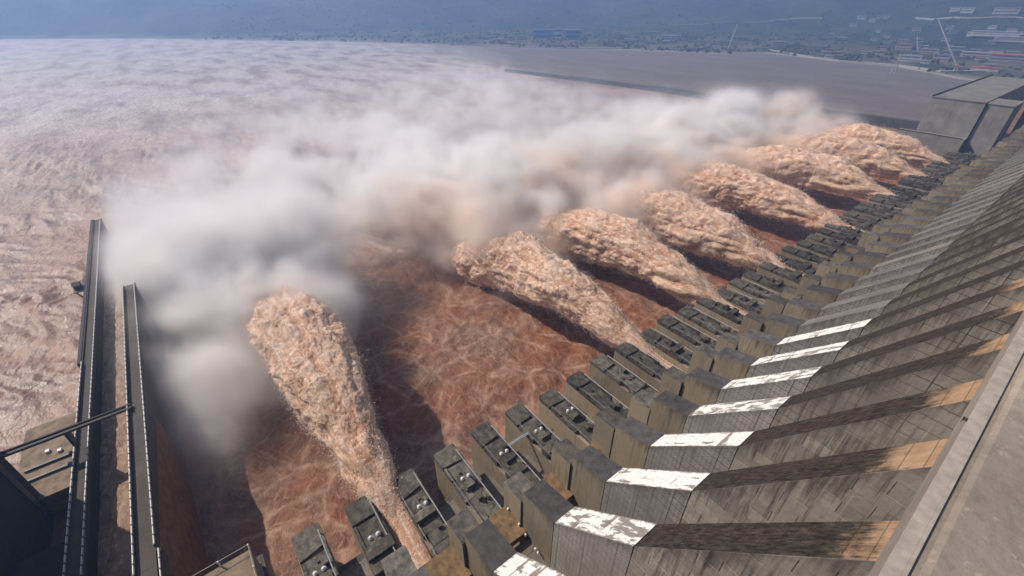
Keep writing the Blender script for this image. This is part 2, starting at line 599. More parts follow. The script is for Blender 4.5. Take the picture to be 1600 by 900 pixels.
    big = t.math('MULTIPLY', t.noise(t.mapv(q, (0.02, 0.033, 0.03), rot=(0, 0, 0.5)), 1.0, 6, 0.62), t.math('MULTIPLY', wh.outputs['Fac'], t.maprange(calm, 0, 1, 5.0, 0.0)))
    h = t.math('ADD', h, big)
    nrm = t.bump(h, 0.7, 1.6)
    rough = t.math('ADD', t.maprange(f, 0, 1, 0.42, 0.75), t.math('MULTIPLY', nr.outputs['Fac'], 0.15))
    return t.fin(c, rough, nrm, 0.5)


M['river'] = mat_river()


def mat_channel():
    t = NT("muddy_channel_water")
    p = t.pos()
    n1 = t.noise(t.mapv(p, (0.08, 0.2, 0.2), rot=(0, 0, 0.4)), 1.0, 7, 0.65, 0.5)
    n2 = t.noise(t.mapv(p, (0.35, 0.6, 0.5), rot=(0, 0, 0.4)), 1.0, 6, 0.65)
    c = t.mix(t.maprange(n1, 0.35, 0.65), (0.17, 0.085, 0.045), (0.38, 0.23, 0.14))
    c = t.mix(t.maprange(n2, 0.52, 0.68, 0, 0.8), c, (0.56, 0.41, 0.3))
    return t.fin(c, 0.5, t.bump(t.math('ADD', n1, n2), 0.9, 1.2), 0.5)


M['channel'] = mat_channel()


def mat_jet():
    t = NT("churning_muddy_water")
    p = t.pos()
    at = t.n("ShaderNodeAttribute", attribute_name="age")
    age = at.outputs["Fac"]
    cv = t.n("ShaderNodeAttribute", attribute_name="crest")
    cr = cv.outputs["Fac"]
    n1 = t.noise(p, 0.35, 6, 0.65)
    n2 = t.noise(p, 1.1, 5, 0.7)
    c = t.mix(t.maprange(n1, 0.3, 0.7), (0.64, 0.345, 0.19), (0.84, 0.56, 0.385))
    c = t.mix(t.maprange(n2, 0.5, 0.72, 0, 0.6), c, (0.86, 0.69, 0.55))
    c = t.mix(t.math('MULTIPLY', t.maprange(cr, 0.35, 0.0), 0.6), c, (0.44, 0.20, 0.095))  # shade in the crevices, painted as a darker orange
    c = t.mix(t.math('MULTIPLY', cr, 0.55), c, (0.93, 0.77, 0.64))  # lit crests: cream highlights painted into the colour
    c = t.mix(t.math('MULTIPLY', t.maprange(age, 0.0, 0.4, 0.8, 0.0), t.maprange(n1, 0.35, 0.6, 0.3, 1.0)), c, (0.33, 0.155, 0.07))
    n3 = t.noise(p, 1.9, 3, 0.7)
    t.b.inputs['Subsurface Weight'].default_value = 0.55
    t.b.inputs['Subsurface Radius'].default_value = (1.0, 0.75, 0.55)
    t.b.inputs['Subsurface Scale'].default_value = 1.6
    n4 = t.noise(p, 0.85, 2, 0.5)
    n5 = t.noise(t.mapv(p, (0.07, 0.55, 0.55)), 1.0, 4, 0.65)
    c = t.mix(t.maprange(n5, 0.48, 0.62, 0, 0.55), c, (0.42, 0.19, 0.09))
    c = t.mix(t.maprange(n5, 0.46, 0.34, 0, 0.5), c, (0.92, 0.74, 0.60))
    c = t.mix(t.maprange(n4, 0.58, 0.66, 0, 0.7), c, (0.92, 0.76, 0.62))
    c = t.mix(t.maprange(n3, 0.35, 0.5, 0.6, 0), c, (0.40, 0.20, 0.11))
    nrm = t.bump(t.math('ADD', n1, t.math('ADD', t.math('MULTIPLY', n2, 0.6), t.math('MULTIPLY', n3, 0.5))), 1.0, 1.1)
    return t.fin(c, 0.7, nrm, 0.25)


M['jet'] = mat_jet()


def mat_hills():
    t = NT("wooded_hillside")
    p = t.pos()
    x, y, z = t.xyz(p)
    n1 = t.noise(p, 0.004, 8, 0.65)
    n2 = t.noise(p, 0.03, 6, 0.7)
    c = t.mix(t.maprange(n1, 0.35, 0.65), (0.012, 0.02, 0.012), (0.06, 0.068, 0.038))
    c = t.mix(t.maprange(n2, 0.55, 0.72, 0, 0.7), c, (0.13, 0.12, 0.085))
    low = t.maprange(t.math('ADD', z, t.math('MULTIPLY', n2, 25.0)), 16, 40, 1, 0)
    c = t.mix(t.math('MULTIPLY', low, t.maprange(n1, 0.4, 0.58)), c, (0.17, 0.145, 0.11))
    shore = t.maprange(z, 2.0, 7.0, 1, 0)
    c = t.mix(shore, c, (0.27, 0.25, 0.21))
    return t.fin(c, 0.95, t.bump(n2, 1.0, 8.0), 0.1)


M['hills'] = mat_hills()

# ------------------------------------------------------------------ jets: where they leave and how they fly
PITCHY = 21.0
Y0 = 54.5                                     # centre line of pier 0


def pier_y(k):
    return Y0 + PITCHY * k


#        gap   length  rise  spread(y) spread(z) lean(y)
JETS = [(-2, 1.00), (6, 1.00), (10, 0.98), (14, 0.96), (20, 0.98), (26, 0.95), (31, 0.95), (35, 0.9)]
JET_Y = [pier_y(k) + 10.5 for k, _ in JETS]

# ------------------------------------------------------------------ river: one sheet to the horizon
def axis(fine0, fine1, step, lo, hi, grow=1.16):
    a = list(np.arange(fine0, fine1 + 1e-6, step))
    s, x = step, a[0]
    left = []
    while x > lo:
        s *= grow
        x -= s
        left.append(x)
    s, x = step, a[-1]
    right = []
    while x < hi:
        s *= grow
        x += s
        right.append(x)
    return np.array(left[::-1] + a + right)


def make_river():
    xs = axis(-620, -96, 1.9, -14000, -80, 1.045)
    ys = axis(-240, 330, 1.9, -9000, 12000, 1.035)
    X, Y = np.meshgrid(xs, ys, indexing='ij')
    x, y = X.ravel(), Y.ravel()
    # outside the training mole (calm reach) or inside (foam)
    mole_y = np.interp(x, [-5000, -1373, -815, -451, -228], [900, 1014, 1106, 1100, 1140])
    calm = np.clip((y - mole_y - 60 * perlin(np.stack([x / 300, y / 300, 0 * x], 1)) * (x < -1373)) / (30 + np.clip((-x - 1300) * 0.6, 0, 1500)), 0, 1) * np.clip((-x - 100) / 100, 0, 1)
    fl = 0.35 + 0 * x
    for jy in JET_Y:
        d = np.sqrt(((x + 330) / 130) ** 2 + ((y - jy) / 55) ** 2)
        fl = np.maximum(fl, np.exp(-d * d * 0.5) * 1.1)
    run = np.clip((-x - 170) / 250, 0, 1)
    foam = np.clip(0.50 + 0.45 * run + 0.3 * fl, 0, 1)
    far = np.clip((np.hypot(x, y) - 700) / 1500, 0, 1)
    foam = np.clip(foam + 0.35 * far, 0, 1)  # extra foam far out also stands in for glare on the water
    near = np.clip((x + 330) / 90, 0, 1) * np.clip((y + 45) / 10, 0, 1)
    amp = (0.5 + 1.5 * run + 0.7 * fl) * (1 - 0.9 * calm)
    P = np.stack([x, y, 0 * x], 1)
    w = np.stack([perlin(P / 60), perlin(P / 60 + 9.1), 0 * x], 1) * 22
    Q = P + w
    r = 0.6
    rot = np.stack([Q[:, 0] * math.cos(r) + Q[:, 1] * math.sin(r), -Q[:, 0] * math.sin(r) + Q[:, 1] * math.cos(r), 0 * x], 1)
    z = (0.5 - np.abs(perlin(rot * [1 / 60, 1 / 20, 1]))) * 3.6
    z += (0.5 - np.abs(perlin(rot * [1 / 13, 1 / 7, 1] + 4.2))) * 0.9
    z += fbm(rot / 6.0 + 7, 2) * 0.35
    z += perlin(P / 90 + 2) * 0.8
    z *= amp * (1 - 0.55 * near) * np.clip(1 - (np.hypot(x + 350, y - 50) - 450) / 450, 0, 1)
    z *= np.clip(0.75 + 1.3 * perlin(P / 130 + 5), 0.25, 1.7)
    z += near * (fbm(P / 22 + 3, 3) * 2.2 + (0.5 - np.abs(perlin((P + w * 0.8) / 14))) * 1.7 + (0.5 - np.abs(perlin((P + w * 0.5) / 6))) * 0.6)
    o = big_mesh("river", np.stack([x, y, z], 1), grid_quads(len(xs), len(ys))[:, ::-1], M['river'], attrs={"foam": foam, "calm": calm, "white": np.clip((-x - 520) / 900, 0, 1), "near": near})  # white: mask for aerated water and the painted far glare
    tag(o, kind="structure")


make_river()

# ------------------------------------------------------------------ far bank and hills (polar sheet round the dam)
B_ANG = np.radians([-40, -20, 8.2, 20, 33.5, 51.5, 60.2, 70.6, 75.3, 80, 90, 110])      # measured from -x towards +y
B_AZ = np.array([-0.9, -0.45, math.atan2(-646, 4500), math.atan2(620, 3409), math.atan2(1449, 2185), math.atan2(1977, 1568), math.atan2(2162, 1238),
                 math.atan2(2350, 1130), math.atan2(2254, 790), math.atan2(2248, 591), math.atan2(2034, 358), 1.62, 1.9])
B_R = np.array([5200, 5000, 4546, 3465, 2622, 2523, 2491, 2600, 2388, 2325, 2065, 1900, 1850])


def land_h(x, y):
    x, y = np.atleast_1d(np.asarray(x, float)), np.atleast_1d(np.asarray(y, float))
    az = np.arctan2(y, -x)
    r = np.hypot(x, y)
    s = r - np.interp(az, B_AZ, B_R)
    P = np.stack([x / 900, y / 900, 0 * x], 1)
    n = fbm(P, 5, 0.5)
    h = -3 + np.clip(s, 0, 40) * 0.22 + np.clip(s - 40, 0, 1500) * 0.012
    hs = np.interp(az, [-0.9, 0.1, 0.45, 0.8, 1.2, 1.9], [150, 250, 900, 1500, 1500, 1400])
    up = np.clip((s - hs) / 2200, 0, 1.1)
    h = h + up ** 1.1 * (520 + 260 * n) + np.clip(s - 100, 0, 500) / 500 * (fbm(P * 4 + 3, 3) * 9 + 4)
    return h


def make_land():
    az = np.linspace(-0.9, 1.9, 420)
    t = np.concatenate([[-0.004, 0.0], np.linspace(0.002, 1, 150) ** 1.6])
    A, T = np.meshgrid(az, t, indexing='ij')
    R = np.interp(A, B_AZ, B_R) + T * 6500
    R += (perlin(np.stack([A.ravel() * 25, 0 * A.ravel(), 0 * A.ravel()], 1)).reshape(A.shape)) * 25
    x, y = (-np.cos(A) * R).ravel(), (np.sin(A) * R).ravel()
    z = land_h(x, y)
    o = big_mesh("hills", np.stack([x, y, z], 1), grid_quads(len(az), len(t)), M['hills'])
    tag(o, kind="structure")


make_land()

# ------------------------------------------------------------------ the dam and its spillway
NK0, NK1 = -4, 39
dam = empty("spillway_dam", (10, 300, 0), "long concrete spillway dam with a row of stained sloping piers", "dam")
DAMI = Vector((-10, -300, 0))


def P_(o):
    """geometry is written in world units: hang it under the dam without moving it"""
    o.parent = dam
    o.location = DAMI
    return o


body = MB()
prof = [(-112, -8), (34, -8), (34, 186), (11, 186), (11, 150), (8, 128), (-30, 71), (-47, 61), (-58, 62), (-58.5, 21), (-80, 19), (-112, 18)]
body.prism_y(prof, -140, pier_y(NK1) + 12)
P_(body.build("dam_body", M['body']))

# crest roadway seen at the right edge
c = MB()
c.box(2.25, 34, -160, pier_y(NK1) + 12, 186.2, 189.55)
P_(c.build("crest_slab", M['crest']))
c = MB()
c.box(2.74, 2.9, -160, pier_y(NK1) + 12, 189.56, 189.92).box(2.2, 2.735, -160, pier_y(NK1) + 12, 189.56, 189.9)
P_(c.build("crest_kerb", M['crest_edge']))
c = MB()
c.prism_y([(2.905, 189.56), (34, 189.56), (34, 191.6), (3.45, 189.98), (3.2, 189.8), (2.92, 189.8)], -160, pier_y(NK1) + 12)
P_(c.build("parapet_wall", M['crest']))
c = MB()
c.box(2.0, 2.2, 31.0, 31.25, 189.78, 189.86).box(2.0, 2.03, 30.95, 31.3, 189.6, 189.86)
P_(c.build("bracket", M['steel']))

# flip bucket of each bay
lip_src = None
for k in range(NK0, NK1):
    yc = pier_y(k) + 10.5
    m = MB()
    m.prism_y([(-69, 62.5), (-58.6, 62.5), (-58.6, 65.2), (-62, 65.4), (-69, 66.6)], -6.3, 6.3)
    if lip_src is None:
        lip_src = m.build("flip_bucket", M['ochre'], dam)
        lip = lip_src
    else:
        lip = share("flip_bucket", lip_src, dam)
    lip.location = DAMI + Vector((0, yc, 0))

lamp = MB().box(-0.3, 0.3, -0.3, 0.3, 0, 0.25).ball((0, 0, 0.55), 0.42)
lamp_src = None
for k in (-1,):
    for x, z in ((-67.5, 66.3), (-61.5, 65.5), (-58.0, 64.4), (-53.0, 63.6), (-51.7, 63.2), (-46.5, 62.0)):
        if lamp_src is None:
            lamp_src = lamp.build("lamp", M['white_paint'], dam)
            l = lamp_src
        else:
            l = share("lamp", lamp_src, dam)
        l.location = DAMI + Vector((x, pier_y(0) - 4.9, z))


def clip_poly(poly, x0, x1, z0, z1):
    def cut(pts, ins, inter):
        out = []
        for i in range(len(pts)):
            a, b = pts[i - 1], pts[i]
            if ins(b):
                if not ins(a):
                    out.append(inter(a, b))
                out.append(b)
            elif ins(a):
                out.append(inter(a, b))
        return out

    def ix(v):
        return lambda a, b: (v, a[1] + (b[1] - a[1]) * (v - a[0]) / (b[0] - a[0]))

    def iz(v):
        return lambda a, b: (a[0] + (b[0] - a[0]) * (v - a[1]) / (b[1] - a[1]), v)
    for ins, it in ((lambda p: p[0] >= x0, ix(x0)), (lambda p: p[0] <= x1, ix(x1)), (lambda p: p[1] >= z0, iz(z0)), (lambda p: p[1] <= z1, iz(z1))):
        if poly:
            poly = cut(poly, ins, it)
    return poly


HW = 4.0        # half width of an upper pier
CREST = [(13.5, 120), (13.5, 166), (6.3, 155.5), (-23.15, 112), (-23.15, 70), (-8, 92)]
SLOPE = [(-23.4, 69), (-23.4, 111.7), (-46.85, 87), (-46.85, 58)]
END = [(-47.1, 57), (-47.1, 86.6), (-61, 83.2), (-61, 16), (-47.1, 16)]
MOSS = [(-61, 16), (-61, 81.2), (-70, 80.4), (-70, 14)]
NOSE_HW = 5.4
shared = {}


def piece(key, name, build, parent, loc=(0, 0, 0)):
    if key in shared:
        return share(name, shared[key], parent, loc)
    o = build()
    o.name = name
    o.parent = parent
    o.location = loc
    shared[key] = o
    return o


panel_count = 0
for k in range(NK0, NK1 + 1):
    yc = pier_y(k)
    pier = piece("core", "pier", lambda: MB().prism_y([(13, 121), (13, 160), (6, 152), (-23, 109), (-46.8, 84), (-60, 80), (-60, 17), (-47, 58), (-23, 69.5), (-8, 91)], -HW + 0.35, HW - 0.35).build("pier", M['far_dark']), dam)
    pier.location = DAMI + Vector((0, yc, 0))
    piece("crest", "crest_block", lambda: MB().prism_y(CREST, -HW, HW, 0, (1, 2), 1).build("crest_block", [M['face'], M['slope']]), pier)
    w = -2 <= k <= 6
    piece("slope_w" if w else "slope_g", "slope_block", lambda: MB().prism_y(SLOPE, -HW, HW, 0, (1,), 1).build("slope_block", [M['dots'], M['white'] if w else M['slope_grey']]), pier)
    piece("end", "tail_block", lambda: MB().prism_y(END, -HW, HW, 0, (1,), 1).build("tail_block", [M['buff'], M['dark_top']]), pier)
    vr = random.Random(k * 7 + 3)
    piece("moss", "stepped_block", lambda: MB().prism_y(MOSS, -HW - 0.5, HW - 1.6, 0, (1,), 1).build("stepped_block", [M['buff'], M['moss']]), pier, (vr.uniform(-0.5, 0), vr.uniform(-0.5, 0.4), vr.uniform(-4.5, 0.8)))
    nose = piece("nose", "nose_wall", lambda: MB().prism_z([(-126, -NOSE_HW + 0.4), (-125.4, -NOSE_HW), (-68, -NOSE_HW), (-68, NOSE_HW), (-125.4, NOSE_HW), (-126, NOSE_HW - 0.4)], -8, 30.5).build("nose_wall", [M['buff']]), pier, (vr.uniform(-1.5, 1.8), 0, vr.uniform(-1.6, 0.3)))
    kv = vr.randrange(4)

    def cap():
        c_ = random.Random(kv + 40)
        m = MB()
        m.prism_z([(-126, -NOSE_HW + 0.4), (-125.4, -NOSE_HW), (-117 + kv, -NOSE_HW), (-116, NOSE_HW), (-125.4, NOSE_HW), (-126, NOSE_HW - 0.4)], 30.6, 33.2 - 0.4 * kv)
        m.box(-115.9 + kv, -109 + kv, -NOSE_HW, -NOSE_HW + 1.2, 30.6, 33.6 - 0.5 * kv).box(-108.8 + kv, -103, -NOSE_HW, -NOSE_HW + 1.2, 30.6, 32.6 + 0.5 * kv).box(-115.9, -110 - kv, NOSE_HW - 1.4, NOSE_HW, 30.6, 32.6).box(-109.9 - kv, -101, NOSE_HW - 1.4, NOSE_HW, 30.6, 34.4 - 0.6 * kv)
        m.box(-115.8 + kv, -103.1, -NOSE_HW + 1.2, NOSE_HW - 1.42, 30.6, 32.4)
        x = -102.9
        while x < -69:
            l = c_.uniform(3.5, 8)
            y1 = c_.choice([NOSE_HW, NOSE_HW, NOSE_HW - 2.0])
            y0_ = c_.choice([-NOSE_HW, -NOSE_HW, -NOSE_HW + 1.6])
            m.box(x, min(x + l - 0.15, -68), y0_, y1, 30.6, c_.uniform(31.2, 36.0))
            x += l
        for _ in range(7):
            bx, by = c_.uniform(-112, -78), c_.uniform(-4, 3)
            m.box(bx, bx + c_.uniform(0.8, 3.0), by, by + c_.uniform(0.6, 1.8), 31.3, c_.uniform(33.0, 35.6))
        return m.build("nose_cap", [M['nose_top']])
    piece(("nosecap", kv), "nose_cap", cap, nose)
    if -4 <= k <= 12:
        # rail along one side, pipe down the other, ladder on the near side
        def rail_():
            m = MB().bar((-114, -5.1, 35.0), (-72, -5.1, 35.0), 0.07).bar((-114, -5.1, 34.4), (-72, -5.1, 34.4), 0.06)
            for i in range(15):
                m.bar((-114 + 3 * i, -5.1, 31), (-114 + 3 * i, -5.1, 35.05), 0.07)
            return m.build("railing", M['grey_steel'])
        if kv != 1:
            piece("noserail", "railing", rail_, nose)
        piece("nosepipe", "pipe", lambda: MB().bar((-121, 4.2, 34.6), (-74, 4.2, 34.9), 0.28, n=8).bar((-121, 4.2, 34.6), (-121, 4.2, 31), 0.28, n=8).build("pipe", M['grey_steel']), nose)
    # the near face of the first piers is cast in lifts one can pick apart
    if -1 <= k <= 4:
        step_z, step_x = (3.4, 7.6) if k < 3 else (5.1, 11.0)
        for zi in range(28):
            z0 = 70 + zi * step_z
            for xi in range(6):
                x0 = -23.15 + xi * step_x + (step_x * 0.5 if zi % 2 else 0) - step_x * 0.5
                poly = clip_poly(CREST, max(x0 + 0.07, -23.1), x0 + step_x - 0.07, z0 + 0.07, z0 + step_z - 0.07)
                if len(poly) < 3 or z0 < 76:
                    continue
                area = abs(sum(poly[i - 1][0] * poly[i][1] - poly[i][0] * poly[i - 1][1] for i in range(len(poly)))) / 2
                if area < 3 or panel_count >= 298:
                    continue
                key = ("panel", k >= 3, zi, xi)
                d = random.uniform(0.05, 0.12)
                piece(key, "face_panel", lambda: MB().prism_y(poly, -HW - d, -HW).build("face_panel", M['panel']), pier)
                panel_count += 1

# ------------------------------------------------------------------ hydraulic hoists on the noses
hoist_names = {-4: "pair of white hoist drums on the wall end at the frame's bottom edge",
               -3: "pair of white hoist drums on the dark wall end left of the nearest water jet",
               -2: "pair of white hoist drums on the wall end the nearest water jet leaves from",
               -1: "pair of white hoist drums on the first wall end right of the nearest water jet",
               0: "pair of white hoist drums on the second wall end right of the nearest water jet",
               1: "pair of white hoist drums on the third wall end right of the nearest water jet",
               2: "pair of white hoist drums on the fourth wall end right of the nearest water jet",
               3: "pair of white hoist drums on the fifth wall end right of the nearest water jet"}
hs = None
for k, lab in hoist_names.items():
    t = empty("gate_hoist", (-105, pier_y(k), 32.45), lab, "hoist", "hoists on the wall ends of the spillway")
    if hs is None:
        hs = []
        m = MB().box(-2.6, 4.4, -2.6, 2.6, 0.02, 0.9).box(0.5, 4.2, -2.0, 2.0, 0.9, 1.9)
        hs.append((m.build("base_frame", M['moss'], t), (0, 0, 0)))
        m = MB().bar((0, 0, 0), (0, 0, 1.3), 0.75, n=14).bar((0, 0, 1.3), (0, 0, 1.6), 0.9, n=14).bar((0, 0, 1.6), (0, 0, 1.9), 0.5, n=10)
        dr = m.build("drum", M['hoist_white'], t, True)
        dr.location = (-0.6, -1.5, 0.9)
        hs.append((dr, (-0.6, -1.5, 0.9)))
        hs.append((share("drum", dr, t, (-0.4, 1.5, 0.9)), (-0.4, 1.5, 0.9)))
        cr = MB().bar((0, 0, 0), (-2.6, 0, -0.4), 0.3, n=8).build("cylinder_rod", M['steel'], t)
        cr.location = (-1.6, -1.5, 0.7)
        hs.append((cr, (-1.6, -1.5, 0.7)))
        hs.append((share("cylinder_rod", cr, t, (-1.4, 1.5, 0.7)), (-1.4, 1.5, 0.7)))
    else:
        for o, l in hs:
            share(o.name.split('.')[0], o, t, l)

# gangway between two wall ends
g = empty("gangway", (-108, pier_y(1) + 10.5, 33.2), "thin grey steel gangway bridging two wall ends right of the nearest jet", "gangway")
MB().box(-0.7, 0.7, -6.4, 6.4, 0.02, 0.35).build("walk_deck", M['grey_steel'], g)
for sx in (-0.65, 0.65):
    m = MB().bar((sx, -6.4, 1.3), (sx, 6.4, 1.3), 0.08)
    for i in range(7):
        m.bar((sx, -6.3 + 2.1 * i, 0.3), (sx, -6.3 + 2.1 * i, 1.3), 0.07)
    m.build("handrail", M['grey_steel'], g)

# ------------------------------------------------------------------ guide walls of the sluice channel on the left
CH_Z = 25.0


def guide_wall(label, x0, x1, y0, y1, ztop, zbot, matname, rails):
    t = empty("guide_wall", ((x0 + x1) / 2, (y0 + y1) / 2, zbot), label, "guide wall", "guide walls of the sluice channel")
    off = Vector((-(x0 + x1) / 2, -(y0 + y1) / 2, -zbot))
    m = MB().box(x1, x0, y0, y1, zbot, ztop - 1.6)
    m.build("wall_body", M[matname], t).location = off
    m = MB().box(x1 - 0.3, x0, y0 - 0.5, y1 + 0.5, ztop - 1.59, ztop - 1.0).box(x1, x0, y0 - 0.5, y0 + 0.3, ztop - 1.0, ztop).box(x1, x0, y1 - 0.3, y1 + 0.5, ztop - 1.0, ztop)
    m.build("walkway", M['guide'], t).location = off
    for ry, xa, xb in rails:
        rail = MB().bar((xa, ry, ztop + 0.55), (xb, ry, ztop + 0.55), 0.07).build("railing", M['grey_steel'], t)
        rail.location = off
        n = int((xa - xb) / 4.2)
        n = min(n, 140)
        step = (xa - xb) / n
        for i in range(n):
            xx = xa - step * i
            piece(("seg", round(step, 2)), "rail_panel", lambda: MB().box(-step * 0.84, 0, -0.14, 0.14, 0.05, 1.15).build("rail_panel", M['white_paint']), rail, (xx - step * 0.08, ry, ztop))
            piece("post", "rail_post", lambda: MB().box(-0.22, 0.22, -0.25, 0.25, 0, 1.3).build("rail_post", M['steel']), rail, (xx, ry, ztop))
    return t, off


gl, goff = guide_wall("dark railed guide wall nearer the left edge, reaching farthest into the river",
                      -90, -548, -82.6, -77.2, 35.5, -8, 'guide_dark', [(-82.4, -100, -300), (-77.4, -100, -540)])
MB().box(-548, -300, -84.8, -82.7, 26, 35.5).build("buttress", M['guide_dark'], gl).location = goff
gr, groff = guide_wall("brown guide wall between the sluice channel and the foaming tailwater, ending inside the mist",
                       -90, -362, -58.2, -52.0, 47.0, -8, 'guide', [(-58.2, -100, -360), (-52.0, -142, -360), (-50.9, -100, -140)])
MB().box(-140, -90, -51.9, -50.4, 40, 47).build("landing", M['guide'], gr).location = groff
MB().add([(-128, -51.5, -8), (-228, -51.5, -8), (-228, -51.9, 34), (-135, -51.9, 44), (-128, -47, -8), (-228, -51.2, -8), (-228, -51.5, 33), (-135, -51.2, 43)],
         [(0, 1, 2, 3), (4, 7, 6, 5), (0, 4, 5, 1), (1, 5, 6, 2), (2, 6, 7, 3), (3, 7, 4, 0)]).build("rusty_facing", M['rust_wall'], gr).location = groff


def make_channel():
    xs = np.arange(-548, -80, 1.5)
    ys = np.linspace(-77.25, -58.15, 16)
    X, Y = np.meshgrid(xs, ys, indexing='ij')
    P = np.stack([X.ravel(), Y.ravel(), 0 * X.ravel()], 1)
    z = CH_Z + (0.5 - np.abs(perlin(P * [1 / 9, 1 / 4, 1]))) * 1.3 + fbm(P / 3.0, 2) * 0.3
    z -= np.clip((-P[:, 0] - 440) / 100, 0, 1) * 24
    o = big_mesh("channel_water", np.stack([P[:, 0], P[:, 1], z], 1), grid_quads(len(xs), len(ys))[:, ::-1], M['channel'])
    tag(o, kind="structure")


make_channel()

# little gauge platform hung on the outer side of the left wall
g = empty("gauge_platform", (-405, -86.2, 31), "small dark gauge hut on a bracket on the left guide wall's outer side", "gauge hut")
MB().box(-7, 7, -5, 1.5, 3.0, 3.6).build("platform_deck", M['steel'], g)
MB().box(-4, 3, -4.2, -0.5, 3.6, 6.8).build("hut", M['steel'], g)
MB().prism_y([(-4.6, 6.8), (3.6, 6.8), (-0.5, 8.0)], -4.7, 0.0).build("hut_roof", M['guide_dark'], g)
MB().bar((-5, 1, -9), (-5, -4, 3), 0.5).bar((5, 1, -9), (5, -4, 3), 0.5).build("bracket", M['steel'], g)

# footbridge across the channel
b = empty("footbridge", (-226, -80, 46.5), "narrow twin-beam footbridge crossing both guide walls of the channel", "footbridge")
for sx in (-1.4, 1.4):
    MB().box(sx - 0.45, sx + 0.45, -27, 23.2, 0.6, 1.7).build("beam", M['guide' if sx > 0 else 'guide_dark'], b)
MB().box(-0.94, 0.94, -27, 23.2, 0.8, 1.0).build("walk_deck", M['steel'], b)
for yy in (-0.2, 23.3):
    MB().box(-2.2, 2.2, yy - 1.0, yy, -6.9 if yy < 5 else 0.0, 0.6).build("support", M['steel'], b)
MB().box(-1.8, 1.8, -27, -24.5, -40, 0.6).build("support", M['steel'], b)

# dark tower block of the left bank, its lit face turned away
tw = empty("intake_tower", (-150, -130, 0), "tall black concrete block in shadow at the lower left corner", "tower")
MB().box(-84, 70, -25, 25, -8, 118).build("wall", M['shaded_block'], tw)
MB().box(-86, 70, -25.8, 25.8, 118.02, 121).build("coping", M['shaded_block'], tw)
MB().box(-40, 70, 25.02, 46, -8, 21).build("plinth", M['shaded_block'], tw)

# sunlit work platform between tower and wall
wp = empty("work_platform", (-250, -101, 0), "sandy brown work deck with dark beams between the black block and the guide wall", "platform")
MB().box(-38, 20, -14, 17.9, -8, 13).build("deck", M['sand'], wp)
for x_, l_ in ((-3, 11), (5, 9)):
    MB().box(x_ - 0.6, x_ + 0.6, -l_, 8, 13.02, 14.2).ball((x_, 8.5, 14.2), 1.6, sy=1.6).build("stop_log_beam", M['steel'], wp)
for x_, y_ in ((-12, -3), (-9, 2), (-15, 6)):
    MB().box(x_ - 1, x_ + 1, y_ - 0.8, y_ + 0.8, 13.02, 14.3).build("equipment_box", M['white_paint'], wp)

# railed landing beside the first wall end, bottom of the frame
lp = empty("railed_landing", (-116, -32, 45), "brown landing with white railing posts at the bottom edge, beside the dark tailwater", "landing")
MB().box(-6, 12, -12, 6.5, -53, -0.4).build("deck", M['sand'], lp)
m = MB()
for a, bb in (((-6, -12), (-6, 6.5)), ((-6, 6.5), (12, 6.5))):
    m.bar((*a, 2.6), (*bb, 2.6), 0.12)
m.build("handrail", M['grey_steel'], lp)
for x_, y_ in ((-6, -12), (-6, -3), (-6, 6.5), (3, 6.5), (12, 6.5)):
    MB().box(x_ - 0.2, x_ + 0.2, y_ - 0.2, y_ + 0.2, -0.38, 2.8).build("post", M['white_paint'], lp)

# ------------------------------------------------------------------ the muddy jets
jet_labels = ["nearest and largest muddy water jet, arching toward the guide wall on the left",
              "second muddy water jet from the viewer, split round a dark wall end",
              "third muddy water jet from the viewer, just right of the second",
              "fourth muddy water jet, in the middle of the row of eight",
              "fifth muddy water jet from the viewer, broad and rounded",
              "sixth muddy water jet from the viewer, third last of the row",
              "seventh muddy water jet, last but one at the far end of the spillway",
              "farthest muddy water jet, beside the grey end block of the spillway"]
JETP = []      # centre lines for the mist


